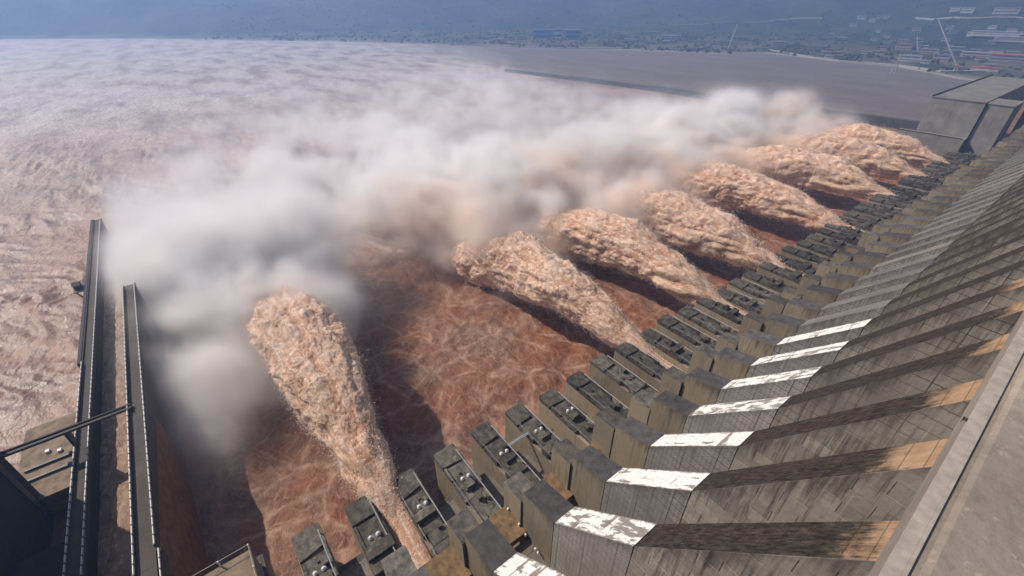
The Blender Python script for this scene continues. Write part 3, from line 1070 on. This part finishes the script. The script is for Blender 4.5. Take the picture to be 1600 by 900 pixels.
def make_jet(i, k, L):
    yj = pier_y(k) + 10.5
    near = i < 2
    nu, nv = (640, 320) if i == 0 else (480, 260) if near else (320, 170) if i < 5 else (200, 100)
    u = np.linspace(0, 1, nu)
    # trajectory: up the bucket, over and down
    x = -62 - (275 if i == 0 else 262) * L * u
    top = 55 if i == 0 else 47 if i < 3 else 52
    zc = np.interp(u, [0, 0.17, 0.24, 0.40, 0.55, 0.72, 0.88, 1.0], [27, 26, 27.5, 35, 37, 31, 17, -6])
    zc = np.convolve(np.pad(zc, 12, mode='edge'), np.ones(25) / 25, 'valid')
    hz = np.interp(u, [0, 0.18, 0.26, 0.45, 0.65, 0.85, 1.0], [1.5, 2.5, 6, 14, 20, 22, 16])
    hy = np.interp(u, [0, 0.18, 0.26, 0.45, 0.65, 0.85, 1.0], [4.0, 4.2, 7, 13, 19, 23, 22])
    if i >= 3:
        hy *= 1.18
        hz *= 1.1
    if i == 0:
        hy *= 1.05
        hz *= 1.15
    lean = (3 if i == 0 else -2) * u ** 1.5
    th = np.linspace(0, 2 * np.pi, nv, endpoint=False)
    U, T = np.meshgrid(u, th, indexing='ij')
    ct, st = np.cos(T), np.sin(T)
    sq = 0.8
    ct2, st2 = np.sign(ct) * np.abs(ct) ** sq, np.sign(st) * np.abs(st) ** sq
    Xc = np.repeat(x[:, None], nv, 1)
    Yc = np.repeat((yj + lean)[:, None], nv, 1)
    Zc = np.repeat(zc[:, None], nv, 1)
    HY, HZ = np.repeat(hy[:, None], nv, 1), np.repeat(hz[:, None], nv, 1)
    px, py, pz = Xc, Yc + ct2 * HY, Zc + st2 * HZ
    ny, nz = ct * HZ, st * HY
    ln = np.sqrt(ny * ny + nz * nz) + 1e-6
    ny, nz = ny / ln, nz / ln
    P = np.stack([px.ravel(), py.ravel(), pz.ravel()], 1).astype(np.float32)
    seed = np.array([i * 37.1, i * 11.3, i * 5.7], np.float32)
    grow = np.interp(U.ravel(), [0, 0.18, 0.3, 0.6, 1.0], [0.05, 0.15, 0.55, 1.0, 1.35])
    Q = P * [0.7, 1, 1]
    warp = np.stack([perlin(Q / 14 + seed), perlin(Q / 14 + seed + 5), perlin(Q / 14 + seed + 9)], 1) * 3.0
    b2 = np.abs(perlin((Q + warp) / 11 + seed + 3)) * 2
    b3 = np.abs(perlin((Q + warp * 0.5) / 5.2 + seed + 8)) * 2
    b4 = np.abs(perlin(Q / 2.4 + seed + 1)) * 2
    b5 = perlin(Q / 1.15 + seed)
    rope = np.abs(perlin(P / [46, 7.5, 7.5] + seed + 2)) * 2
    young = np.interp(U.ravel(), [0.15, 0.3, 0.6, 0.9], [1.0, 1.0, 0.6, 0.15])
    lump = perlin(Q / 30 + seed) * 4.5
    spurt = np.clip(perlin(P / [12, 6, 6] + seed + 6) - 0.2, 0, 1) * 5 + np.clip(perlin(P / [3, 2, 2] + seed + 4) - 0.3, 0, 1) * 2.5
    soft = perlin((Q + warp) / 9 + seed + 12) * 1.6 + perlin(Q / 4.3 + seed + 15) * 0.7
    d = grow * (lump + soft + b2 * 1.3 + b3 * 0.75 + b4 * 0.5 + b5 * 0.32 + spurt * 0.5) + rope * young * np.interp(U.ravel(), [0.0, 0.1, 0.25], [0.25, 0.6, 1.0]) * 2.4
    env = np.interp(U.ravel(), [0, 0.2, 0.3], [0.2, 0.5, 1.0])
    d = d * env
    P[:, 1] += ny.ravel() * d
    P[:, 2] += nz.ravel() * d
    P[:, 0] += -grow * (b2 - 0.5) * 2.0
    crest = np.clip((b2 * 0.5 + b3 * 0.45 + b4 * 0.3 + rope * young * 0.35 - 0.38) * 1.7, 0, 1)  # mask for the painted crest highlights and crevice shade
    q = grid_quads(nu, nv, True)
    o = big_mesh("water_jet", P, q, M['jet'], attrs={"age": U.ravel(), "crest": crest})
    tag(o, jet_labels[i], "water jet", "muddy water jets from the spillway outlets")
    JETP.append((x, yj + lean, zc, hy, hz, P, U.ravel(), np.stack([0 * ny.ravel(), ny.ravel(), nz.ravel()], 1)))


for i, (k, L) in enumerate(JETS):
    make_jet(i, k, L)


# flying drops round the jets
def make_drops():
    V, F = [], []
    tet = np.array([(1, 1, 1), (-1, -1, 1), (-1, 1, -1), (1, -1, -1)], np.float32) * 0.6
    tf = np.array([(0, 1, 2), (0, 3, 1), (0, 2, 3), (1, 3, 2)])
    o = 0
    for i, (x, y, z, hy, hz, P, U, N) in enumerate(JETP):
        n = 65000 if i == 0 else 40000 if i < 4 else 16000
        wt = np.clip(U - 0.14, 0, 1) ** 0.6
        idx = rng.choice(len(P), n, p=wt / np.sum(wt))
        off = np.abs(rng.normal(size=n)) ** 1.8 * (0.3 + 2.4 * U[idx] ** 1.5)
        c = P[idx] + N[idx] * off[:, None] + rng.normal(size=(n, 3)) * 0.5
        s = (0.10 + 0.20 * rng.random(n) ** 2) * (1 if i < 3 else 1.5)
        v = c[:, None, :] + tet[None] * s[:, None, None] * rng.uniform(0.6, 1.5, (n, 4, 1))
        f = tf[None] + (np.arange(n) * 4)[:, None, None] + o
        V.append(v.reshape(-1, 3))
        F.append(f.reshape(-1, 3))
        o += n * 4
    t = NT("water_drops")
    m = t.fin((0.88, 0.72, 0.59), 0.6)
    ob = big_mesh("spray_drops", np.concatenate(V), np.concatenate(F), m, smooth=False)
    tag(ob, kind="stuff")


make_drops()

# ------------------------------------------------------------------ spray mist: a density lattice turned into a volume
MX0, MX1, MY0, MY1, MZ0, MZ1 = -1900.0, -120.0, -200.0, 1130.0, 0.0, 125.0
NX, NY, NZ = 291, 219, 26


def make_mist():
    xs, ys, zs = np.linspace(MX0, MX1, NX), np.linspace(MY0, MY1, NY), np.linspace(MZ0, MZ1, NZ)
    X, Y, Z = np.meshgrid(xs, ys, zs, indexing='ij')
    sh = X.shape
    P = np.stack([X.ravel(), Y.ravel(), Z.ravel()], 1).astype(np.float32)
    D = np.zeros(sh, np.float32)

    def puff(cx, cy, cz, rx, ry, rz, a):
        i0, i1 = np.searchsorted(xs, [cx - 2.2 * rx, cx + 2.2 * rx])
        j0, j1 = np.searchsorted(ys, [cy - 2.2 * ry, cy + 2.2 * ry])
        g = np.exp(-((xs[i0:i1, None, None] - cx) / rx) ** 2 - ((ys[None, j0:j1, None] - cy) / ry) ** 2 - ((zs[None, None, :] - cz) / rz) ** 2)
        D[i0:i1, j0:j1] += a * g
    pr = np.random.default_rng(5)
    for i, jy in enumerate(JET_Y):
        xe = -62 - 265 * JETS[i][1]
        puff(xe - 5, jy, 6, 45, 40, 24, 0.75)
        for q in range(9):
            f = pr.random()
            puff(xe + 15 - 110 * f + pr.normal() * 14, jy + pr.normal() * 24 - 12 * f, 18 + 34 * pr.random() + 18 * f, 24 + 30 * f, 22 + 24 * f, 17 + 16 * f, 0.75 - 0.3 * f)
        for q in range(6):
            f = pr.random()
            puff(xe + 30 - 75 * f, jy + pr.normal() * 30 + 12, 30 + 45 * pr.random(), 20 + 14 * f, 18 + 14 * f, 16 + 8 * f, 0.62)
        puff(xe - 90, jy - 5, 22, 75, 48, 34, 0.55)
        puff(xe - 190, jy - 20, 24, 120, 65, 34, 0.30)
        puff(xe - 330, jy - 30, 16, 180, 90, 28, 0.16)
    # the heap of mist between the guide wall and the first jet
    puff(-335, -26, 15, 80, 36, 42, 0.8)
    puff(-270, -28, 14, 55, 26, 34, 0.9)
    puff(-255, 0, 10, 40, 26, 22, 0.5)
    puff(-235, -30, 8, 45, 18, 24, 0.4)
    puff(-190, -36, 6, 40, 14, 18, 0.25)
    puff(-360, 20, 30, 70, 40, 36, 0.45)
    puff(-430, -15, 30, 110, 60, 50, 0.6)
    puff(-560, 10, 26, 170, 110, 42, 0.36)
    puff(-450, 110, 22, 110, 60, 40, 0.42)
    puff(-560, 250, 36, 150, 110, 46, 0.34)
    puff(-760, 170, 18, 360, 260, 40, 0.48)
    puff(-345, 95, 8, 55, 60, 20, 0.3)
    puff(-520, 160, 44, 80, 60, 40, 0.35)
    puff(-1000, 560, 18, 420, 340, 40, 0.38)
    puff(-760, 600, 46, 240, 190, 50, 0.26)
    puff(-430, 700, 44, 110, 100, 40, 0.5)
    puff(-1150, 750, 44, 130, 120, 50, 0.26)
    base = np.exp(-zs[None, None, :] / 12.0) * np.clip((-X - 400) / 500, 0, 1) * np.clip((1040 - Y) / 160, 0, 1) * np.clip((Y + 200) / 150, 0, 1)
    veil = 0.16 * base
    # billows
    Q = P * [1, 1, 1.15]
    w = np.stack([perlin(Q / 90), perlin(Q / 90 + 7), perlin(Q / 90 + 13)], 1) * 26
    n = fbm((Q + w) / 80, 4, 0.55).reshape(sh)
    bl = billow((Q + w) / 48 + 3, 3, 0.5).reshape(sh)
    m = np.clip(0.62 + 1.1 * n + 2.0 * (0.33 - bl), 0, 1.9)
    D = np.clip(D * m - 0.09 * np.clip(D / 0.25, 0.0, 1), 0, None) + veil * np.clip(0.8 + 0.9 * n, 0.1, 2)
    # the air stays clear next to the dam
    xcut = np.interp(ys, [-140, -20, 40, 120, 1130], [130, 140, 205, 225, 235])[None, :, None]
    D *= np.clip((-X - xcut) / 60, 0, 1) ** 1.2
    # clear air beside the left guide wall
    D *= np.clip(np.clip((Y + 80) / 16, 0, 1) + np.clip((-X - 540) / 110, 0, 1), 0, 1)
    # fine spray peeling off the jets themselves
    D2 = D
    D = np.zeros(sh, np.float32)
    for (jx, jyy, jz, jhy, jhz, _, ju, _) in JETP:
        for q in np.linspace(0.42, 1.0, 10):
            kk = int(q * (len(jx) - 1))
            big = 1.4 if q > 0.8 else 1.1
            puff(jx[kk], jyy[kk], jz[kk] + 4, 20 * big, jhy[kk] * big, jhz[kk] * big, 0.16 + 0.9 * (q - 0.4) ** 1.3 + ((2.4 if jyy[0] < 450 else 1.0) if q > 0.8 else 0.0))
    D = D2 + D * np.clip(0.6 + 1.2 * n, 0, 1.5)
    # fade at the lattice edges
    for ax, (lo, hi) in enumerate(((MX0, MX1), (MY0, MY1))):
        c = (X, Y)[ax]
        D *= np.clip((c - lo) / (250 if ax == 0 else 60), 0, 1) * np.clip((hi - c) / 60, 0, 1)
    D *= np.clip((MZ1 - Z) / 30, 0, 1)
    D = np.clip(D, 0, 2.2)
    me = bpy.data.meshes.new("mist")
    me.vertices.add(len(P))
    me.vertices.foreach_set("co", P.ravel())
    a = me.attributes.new("dens", 'FLOAT', 'POINT')
    a.data.foreach_set("value", D.ravel().astype(np.float32))
    o = link(bpy.data.objects.new("mist", me))
    tag(o, kind="stuff")
    # material
    t = NT("spray_mist")
    t.t.nodes.remove(t.b)
    pv = t.n("ShaderNodeVolumePrincipled")
    p = t.pos()
    x, y, z = t.xyz(p)
    nt = t.noise(p, 0.011, 3, 0.5)
    low = t.maprange(z, 8, 75, 0.13, -0.12)
    nearj = t.math('ADD', t.maprange(x, -620, -300, -0.25, 0.12), t.maprange(y, 20, 110, -0.6, 0.0))
    f = t.maprange(t.math('ADD', nt, t.math('ADD', low, nearj)), 0.46, 0.72)
    colr = t.mix(f, (0.995, 0.98, 0.968), (0.985, 0.87, 0.77))
    t.lk(colr, pv.inputs["Color"])
    pv.inputs["Density"].default_value = MIST_DENS
    pv.inputs["Anisotropy"].default_value = 0.0
    vi = t.n("ShaderNodeAttribute", attribute_name="density")
    nd = t.noise(p, 0.036, 6, 0.68)
    dd = t.math('MULTIPLY', vi.outputs["Fac"], t.maprange(nd, 0.34, 0.66, 0.15, 1.9))
    t.lk(t.math('MULTIPLY', dd, MIST_DENS), pv.inputs["Density"])
    t.lk(pv.outputs[0], t.out.inputs["Volume"])
    mat = t.m
    me.materials.append(mat)
    # geometry nodes: volume cube whose field reads the lattice
    ng = bpy.data.node_groups.new("mist_lattice", 'GeometryNodeTree')
    ng.interface.new_socket("Geometry", in_out='INPUT', socket_type='NodeSocketGeometry')
    ng.interface.new_socket("Geometry", in_out='OUTPUT', socket_type='NodeSocketGeometry')
    N, L = ng.nodes, ng.links
    gi, go = N.new("NodeGroupInput"), N.new("NodeGroupOutput")
    vc = N.new("GeometryNodeVolumeCube")
    vc.inputs["Min"].default_value = (MX0, MY0, MZ0)
    vc.inputs["Max"].default_value = (MX1, MY1, MZ1)
    vc.inputs["Resolution X"].default_value = NX
    vc.inputs["Resolution Y"].default_value = NY
    vc.inputs["Resolution Z"].default_value = NZ
    ps = N.new("GeometryNodeInputPosition")
    sp = N.new("ShaderNodeSeparateXYZ")
    L.new(ps.outputs[0], sp.inputs[0])
    idx = []
    for ax, (lo, hi, nn) in enumerate(((MX0, MX1, NX), (MY0, MY1, NY), (MZ0, MZ1, NZ))):
        mr = N.new("ShaderNodeMapRange")
        mr.inputs[1].default_value = lo
        mr.inputs[2].default_value = hi
        mr.inputs[3].default_value = 0
        mr.inputs[4].default_value = nn - 1
        L.new(sp.outputs[ax], mr.inputs[0])
        rd = N.new("ShaderNodeMath")
        rd.operation = 'ROUND'
        L.new(mr.outputs[0], rd.inputs[0])
        idx.append(rd.outputs[0])

    def ma(a, mul, b):
        q = N.new("ShaderNodeMath")
        q.operation = 'MULTIPLY_ADD'
        L.new(a, q.inputs[0])
        q.inputs[1].default_value = mul
        L.new(b, q.inputs[2])
        return q.outputs[0]
    lin = ma(ma(idx[0], NY, idx[1]), NZ, idx[2])
    si = N.new("GeometryNodeSampleIndex")
    si.data_type = 'FLOAT'
    si.domain = 'POINT'
    si.clamp = True
    L.new(gi.outputs[0], si.inputs["Geometry"])
    na = N.new("GeometryNodeInputNamedAttribute")
    na.data_type = 'FLOAT'
    na.inputs["Name"].default_value = "dens"
    L.new(na.outputs[0], si.inputs["Value"])
    L.new(lin, si.inputs["Index"])
    L.new(si.outputs[0], vc.inputs["Density"])
    sm = N.new("GeometryNodeSetMaterial")
    sm.inputs["Material"].default_value = mat
    L.new(vc.outputs[0], sm.inputs[0])
    L.new(sm.outputs[0], go.inputs[0])
    md = o.modifiers.new("lattice", 'NODES')
    md.node_group = ng


MIST_DENS = 0.034
make_mist()

# ------------------------------------------------------------------ far end: end block, mole, town
def far_box_thing(name, label, cat, loc, parts, group=None):
    t = empty(name, loc, label, cat, group)
    for pn, mat, boxes in parts:
        m = MB()
        for bx in boxes:
            m.box(*bx)
        m.build(pn, M[mat], t)
    return t


ye = pier_y(NK1) + 13
eb = far_box_thing("end_block", "grey concrete end block at the spillway's far end, dark joint between two faces", "concrete block", (-130, ye, 0),
                   [("front_wall", 'far_conc', [(-46, 12, 0, 330, -8, 94)]), ("side_wall", 'far_conc', [(13.2, 40, 3, 60, -8, 93)]),
                    ("roof_slab", 'far_conc', [(-47, 12, -0.8, 331, 94.02, 95.2), (13, 40.5, 2.2, 60.5, 93.02, 94.2)]), ("roof_kerb", 'far_dark', [(-47, -46, -0.8, 331, 95.22, 97)]), ("base_ledge", 'far_conc', [(-66, 12, -14, -0.05, -8, 48)]),
                    ("ledge_rail", 'steel', [(-66, 10, -14, -13.6, 48.02, 49.4)])])
ph = far_box_thing("powerhouse", "long grey powerhouse hall behind the end block, flat roof and dark window strip", "powerhouse", (-60, ye + 340, 0),
                   [("wall", 'far_conc', [(-50, 40, 0, 500, -8, 70)]), ("roof", 'far_conc', [(-54, 40, -3, 504, 86, 88)]),
                    ("window_strip", 'glass', [(-48, 39, 1, 498, 70.02, 85.9)])])
for i in range(12):
    MB().box(-51.5, -48.2, 6 + i * 42, 14 + i * 42, 0, 85.9).build("pilaster", M['far_conc'], ph)
dw = far_box_thing("non_overflow_dam", "straight grey concrete dam wall beyond the spillway with a road on its crest", "dam", (60, ye + 40, 0),
                   [("wall", 'far_conc', [(-50, 60, 5, 900, -8, 180)]), ("crest_road", 'crest', [(-54, 62, 3, 902, 180.02, 184)]), ("parapet", 'far_dark', [(-54, -52.5, 3, 902, 184.02, 186)])])

pts = [(-1373, 1014), (-1100, 1065), (-815, 1106), (-600, 1112), (-451, 1110), (-228, 1140)]
ml = empty("training_mole", (-800, 1100, 0), "long low dark mole standing in the river behind the mist", "mole")
for i in range(5):
    (ax, ay), (bx, by) = pts[i], pts[i + 1]
    d = Vector((bx - ax, by - ay, 0))
    nrm = Vector((-d.y, d.x, 0)).normalized() * 6
    o = Vector((800, -1100, 0))
    q = [Vector((ax, ay, 0)) + o - nrm, Vector((bx, by, 0)) + o - nrm, Vector((bx, by, 0)) + o + nrm, Vector((ax, ay, 0)) + o + nrm]
    MB().prism_z([(p.x, p.y) for p in q], -8, 9 + 2.2 * i).build("wall_section", M['far_dark'], ml)


def make_trees():
    V, F = [], []
    bm = bmesh.new()
    bmesh.ops.create_icosphere(bm, subdivisions=1, radius=1)
    bv = np.array([v.co[:] for v in bm.verts])
    bf = np.array([[v.index for v in f.verts] for f in bm.faces])
    bm.free()
    n = 4200
    az = rng.uniform(0.1, 1.7, n)
    r = np.interp(az, B_AZ, B_R) + 25 + rng.random(n) ** 1.4 * 2600
    x, y = -np.cos(az) * r, np.sin(az) * r
    keep = perlin(np.stack([x / 140, y / 140, 0 * x], 1)) > -0.05
    x, y = x[keep], y[keep]
    z = land_h(x, y)
    n = len(x)
    s = rng.uniform(4, 9.5, n)
    v = bv[None] * s[:, None, None] * rng.uniform(0.6, 1.35, (n, len(bv), 1)) * [1, 1, 0.9] + np.stack([x, y, z + s * 0.4], 1)[:, None]
    f = bf[None] + (np.arange(n) * len(bv))[:, None, None]
    o = big_mesh("distant_trees", v.reshape(-1, 3), f.reshape(-1, 3), plain("tree_foliage", (0.045, 0.06, 0.03), 0.95, 0.5, 0.02), smooth=False)
    tag(o, kind="stuff")


make_trees()


# town: place by bearing and range from the dam
def ground(px, py, zoff=0.0):
    """the point of the far bank that lies in the given direction"""
    f, R_ = 690.0, Vector((math.sin(YAW), math.cos(YAW), 0))
    U_ = R_.cross(FWD)
    r = FWD + R_ * ((px - 800) / f) + U_ * ((450 - py) / f)
    t0, t1 = 1500.0, 9000.0
    for s in range(400):
        t = t0 + (t1 - t0) * s / 399
        p = Vector((0, 0, CAM_Z)) + r * t
        if p.z <= land_h(p.x, p.y)[0]:
            return Vector((p.x, p.y, land_h(p.x, p.y)[0]))
    return Vector((p.x, p.y, land_h(p.x, p.y)[0]))


def building(label, px, py, w, d, h, wall, roof, group="buildings on the far bank", windows=3, cat="building", rot=None):
    g = ground(px, py)
    t = empty("town_building", g, label, cat, group)
    t.rotation_euler = (0, 0, math.atan2(g.y, g.x) + math.pi / 2 if rot is None else rot)
    MB().box(-w / 2, w / 2, -d / 2, d / 2, -6, h).build("wall", M[wall], t)
    MB().box(-w / 2 - 1, w / 2 + 1, -d / 2 - 1, d / 2 + 1, h + 0.02, h + 1.6).build("roof", M[roof], t)
    for s in range(windows):
        zz = h * (s + 0.45) / windows
        MB().box(-w * 0.44, w * 0.44, -d / 2 - 0.3, -d / 2 - 0.02, zz, zz + h * 0.25 / windows).build("window_row", M['glass'], t)
        MB().box(-w * 0.44, w * 0.44, d / 2 + 0.02, d / 2 + 0.3, zz, zz + h * 0.25 / windows).build("window_row", M['glass'], t)
    return t


building("long blue-roofed factory hall on the far bank, left of the five white blocks", 848, 60, 120, 60, 46, 'town_blue', 'town_blue', windows=2)
building("blue factory hall with pale gables on the far bank, middle of three", 872, 60, 50, 50, 52, 'town_white', 'town_blue', windows=2)
building("lower blue factory hall on the far bank, beside the white blocks", 895, 61, 90, 50, 44, 'town_blue', 'town_grey', windows=2)
for i, px in enumerate((928, 938, 947, 956, 965)):
    building(["leftmost of the five narrow white blocks on the far bank", "second from left of the five narrow white blocks on the far bank",
              "middle one of the five narrow white blocks on the far bank", "fourth from left of the five narrow white blocks on the far bank",
              "rightmost of the five narrow white blocks on the far bank"][i], px, 60, 16, 20, 48, 'town_white', 'town_grey', "narrow white blocks on the far bank", 4)
spots = [(752, 61, 30, 'town_white', 'town_grey', 'small pale shed at the waterline near the left end of the far bank town'),
         (815, 63, 50, 'town_tan', 'town_grey', 'low tan shed just left of the blue factory halls'),
         (985, 66, 70, 'town_tan', 'town_grey', 'tan warehouse right of the five white blocks'),
         (1045, 62, 90, 'town_white', 'town_grey', 'long white low warehouse in the middle of the far bank'),
         (1215, 72, 60, 'town_tan', 'town_grey', 'tan shed above the start of the embankment road'),
         (1332, 42, 40, 'town_white', 'town_grey', 'small white house lowest in the cluster on the hillside'),
         (1345, 30, 50, 'town_white', 'town_grey', 'white house topmost in the cluster on the hillside'),
         (1362, 34, 36, 'town_white', 'town_red', 'white house with red roof in the hillside cluster'),
         (1380, 28, 70, 'town_tan', 'town_grey', 'long tan house at the right of the hillside cluster'),
         (1410, 78, 60, 'town_tan', 'town_red', 'red-roofed shed behind the short crane'),
         (1420, 96, 70, 'town_white', 'town_grey', 'pale long shed beside the embankment road'),
         (1450, 84, 60, 'town_tan', 'town_grey', 'tan building among the yards left of the tall crane'),
         (1468, 96, 50, 'town_tan', 'town_blue', 'tan building with blue roof just left of the tall crane'),
         (1490, 82, 60, 'town_grey', 'town_grey', 'grey flat building beside the tall crane'),
         (1490, 20, 50, 'town_white', 'town_grey', 'small white house above the long pale road at upper right'),
         (1510, 20, 60, 'town_white', 'town_grey', 'white house right of the small one above the long pale road'),
         (1570, 22, 110, 'town_tan', 'town_red', 'long reddish building at the far upper right'),
         (1555, 56, 200, 'town_white', 'town_grey', 'long white-roofed hall at the right edge of the far bank'),
         (1585, 66, 160, 'town_tan', 'town_grey', 'tan hall below the long white-roofed hall'),
         (1530, 90, 120, 'town_tan', 'town_grey', 'brown yard building right of the tall crane'),
         (1580, 96, 130, 'town_grey', 'town_red', 'dark grey hall with red roof at the right edge')]
for px, py, w, wall, roof, lab in spots:
    building(lab, px, py, w, w * 0.5, random.uniform(12, 22) * (1 if py > 25 else 1.6), wall, roof, windows=2)
for i in range(70):
    px = random.uniform(1290, 1600) if i < 48 else random.uniform(760, 1290)
    py = random.uniform(44, 108) - (0 if i < 48 else 36) * 0 if i < 48 else random.uniform(48, 72)
    if px < 1400 and py > 92:
        py = 85
    w = random.uniform(16, 45)
    building("small indistinct building in the hazy town on the far bank", px, py, w, w * 0.6, random.uniform(8, 16),
             random.choice(['town_tan', 'town_tan', 'town_grey', 'town_white']), random.choice(['town_grey', 'town_grey', 'town_grey', 'town_tan', 'town_red']), windows=1)
rs = empty("red_roofed_shed", ground(1532, 121), "long low shed with a bright red roof beside the powerhouse roof", "shed")
rs.rotation_euler = (0, 0, 0.1)
MB().box(-35, 35, -12, 12, -6, 9).build("wall", M['town_tan'], rs)
MB().prism_y([(-37, 9.02), (37, 9.02), (37, 10), (0, 14), (-37, 10)], -13, 13).build("roof", M['town_red'], rs)


def strip(name, label, cat, pix, width, mat, rise=1.0, kind=None):
    v, f = [], []
    P3 = [ground(*p) for p in pix]
    Q = []
    for a, b in zip(P3, P3[1:]):
        for s in range(12):
            q = a.lerp(b, s / 12)
            q.z = land_h(q.x, q.y)[0]
            Q.append(q)
    Q.append(P3[-1])
    for i, q in enumerate(Q):
        d = (Q[min(i + 1, len(Q) - 1)] - Q[max(i - 1, 0)])
        n = Vector((-d.y, d.x, 0)).normalized() * width / 2
        zt = max(q.z, 1.0) + rise
        v += [(q.x - n.x, q.y - n.y, zt), (q.x + n.x, q.y + n.y, zt), (q.x - n.x, q.y - n.y, zt - 14), (q.x + n.x, q.y + n.y, zt - 14)]
    for i in range(len(Q) - 1):
        a, b = 4 * i, 4 * i + 4
        f += [(a, a + 1, b + 1, b), (a + 2, a, b, b + 2), (a + 1, a + 3, b + 3, b + 1)]
    o = mesh_obj(name, v, f, M[mat])
    tag(o, label, cat, kind=kind)
    return o


strip("embankment_road", None, None, [(1198, 78), (1250, 88), (1310, 98), (1400, 104), (1470, 113), (1530, 124)], 16, 'road', 3.0, "structure")
strip("hill_road", None, None, [(1050, 41), (1140, 36), (1215, 32), (1285, 30)], 22, 'road', 4.0, "structure")
strip("upper_road", None, None, [(1432, 29), (1500, 29), (1600, 29)], 26, 'road', 5.0, "structure")
strip("shore_road", None, None, [(740, 72), (830, 74), (950, 76), (1080, 77)], 14, 'road', 2.0, "structure")


def crane(label, px, py, h, boom, ang):
    g = ground(px, py)
    t = empty("crane", g, label, "crane", "cranes on the far bank")
    t.rotation_euler = (0, 0, math.atan2(g.y, g.x) + math.pi / 2)
    m = MB()
    for sx in (-6, 6):
        for sy in (-6, 6):
            m.bar((sx, sy, -6), (sx * 0.3, sy * 0.3, h), 1.1)
    m.build("tower", M['town_white'], t)
    e = Vector((boom * math.sin(ang), 0, h + boom * math.cos(ang)))
    m = MB()
    s = Vector((0, 0, h))
    for dz in (-1.6, 1.6):
        for dy in (-1.6, 1.6):
            m.bar(s + Vector((dz, dy, 0)), e + Vector((dz * 0.4, dy * 0.4, 0)), 0.9)
    for i in range(12):
        a, b = s.lerp(e, i / 12), s.lerp(e, (i + 1) / 12)
        m.bar(a + Vector((-1.4, 0, 0)), b + Vector((1.4, 0, 0)), 0.7)
    m.build("boom", M['town_white'], t)
    MB().box(-5, 5, -4, 4, h - 3, h + 5).build("cab", M['town_red'], t)
    return t


crane("tall white crane with its long boom leaning right, at the upper right", 1490, 115, 14, 165, 0.66)
crane("short white crane left of the tall one, boom nearly upright", 1432, 86, 10, 62, 0.42)
crane("slim white crane standing alone at the waterline in the middle of the far bank", 1136, 82, 10, 105, -0.15)
g = ground(1392, 122)
py_ = empty("transmission_pylon", g, "small pale lattice pylon on the shore below the embankment road", "pylon")
m = MB()
for sx in (-7, 7):
    for sy in (-5, 5):
        m.bar((sx, sy, -6), (sx * 0.15, sy * 0.15, 60), 0.9)
m.build("mast", M['town_tan'], py_)
m = MB()
for z_ in (40, 50):
    m.box(-11, 11, -0.8, 0.8, z_, z_ + 1.5)
m.build("cross_arm", M['town_tan'], py_)

# ------------------------------------------------------------------ haze over the whole valley
hz = MB().box(-14500, 1500, -9500, 12500, -12, 1100)
ho = hz.build("haze", [])
t = NT("valley_haze")
t.t.nodes.remove(t.b)
pv = t.n("ShaderNodeVolumePrincipled")
pv.inputs["Color"].default_value = (0.38, 0.59, 1.0, 1)
pv.inputs["Density"].default_value = 0.00017
pv.inputs["Anisotropy"].default_value = 0.3
t.lk(pv.outputs[0], t.out.inputs["Volume"])
ho.data.materials.append(t.m)
tag(ho, kind="stuff")
print("panels", panel_count, "objects", len(bpy.data.objects))
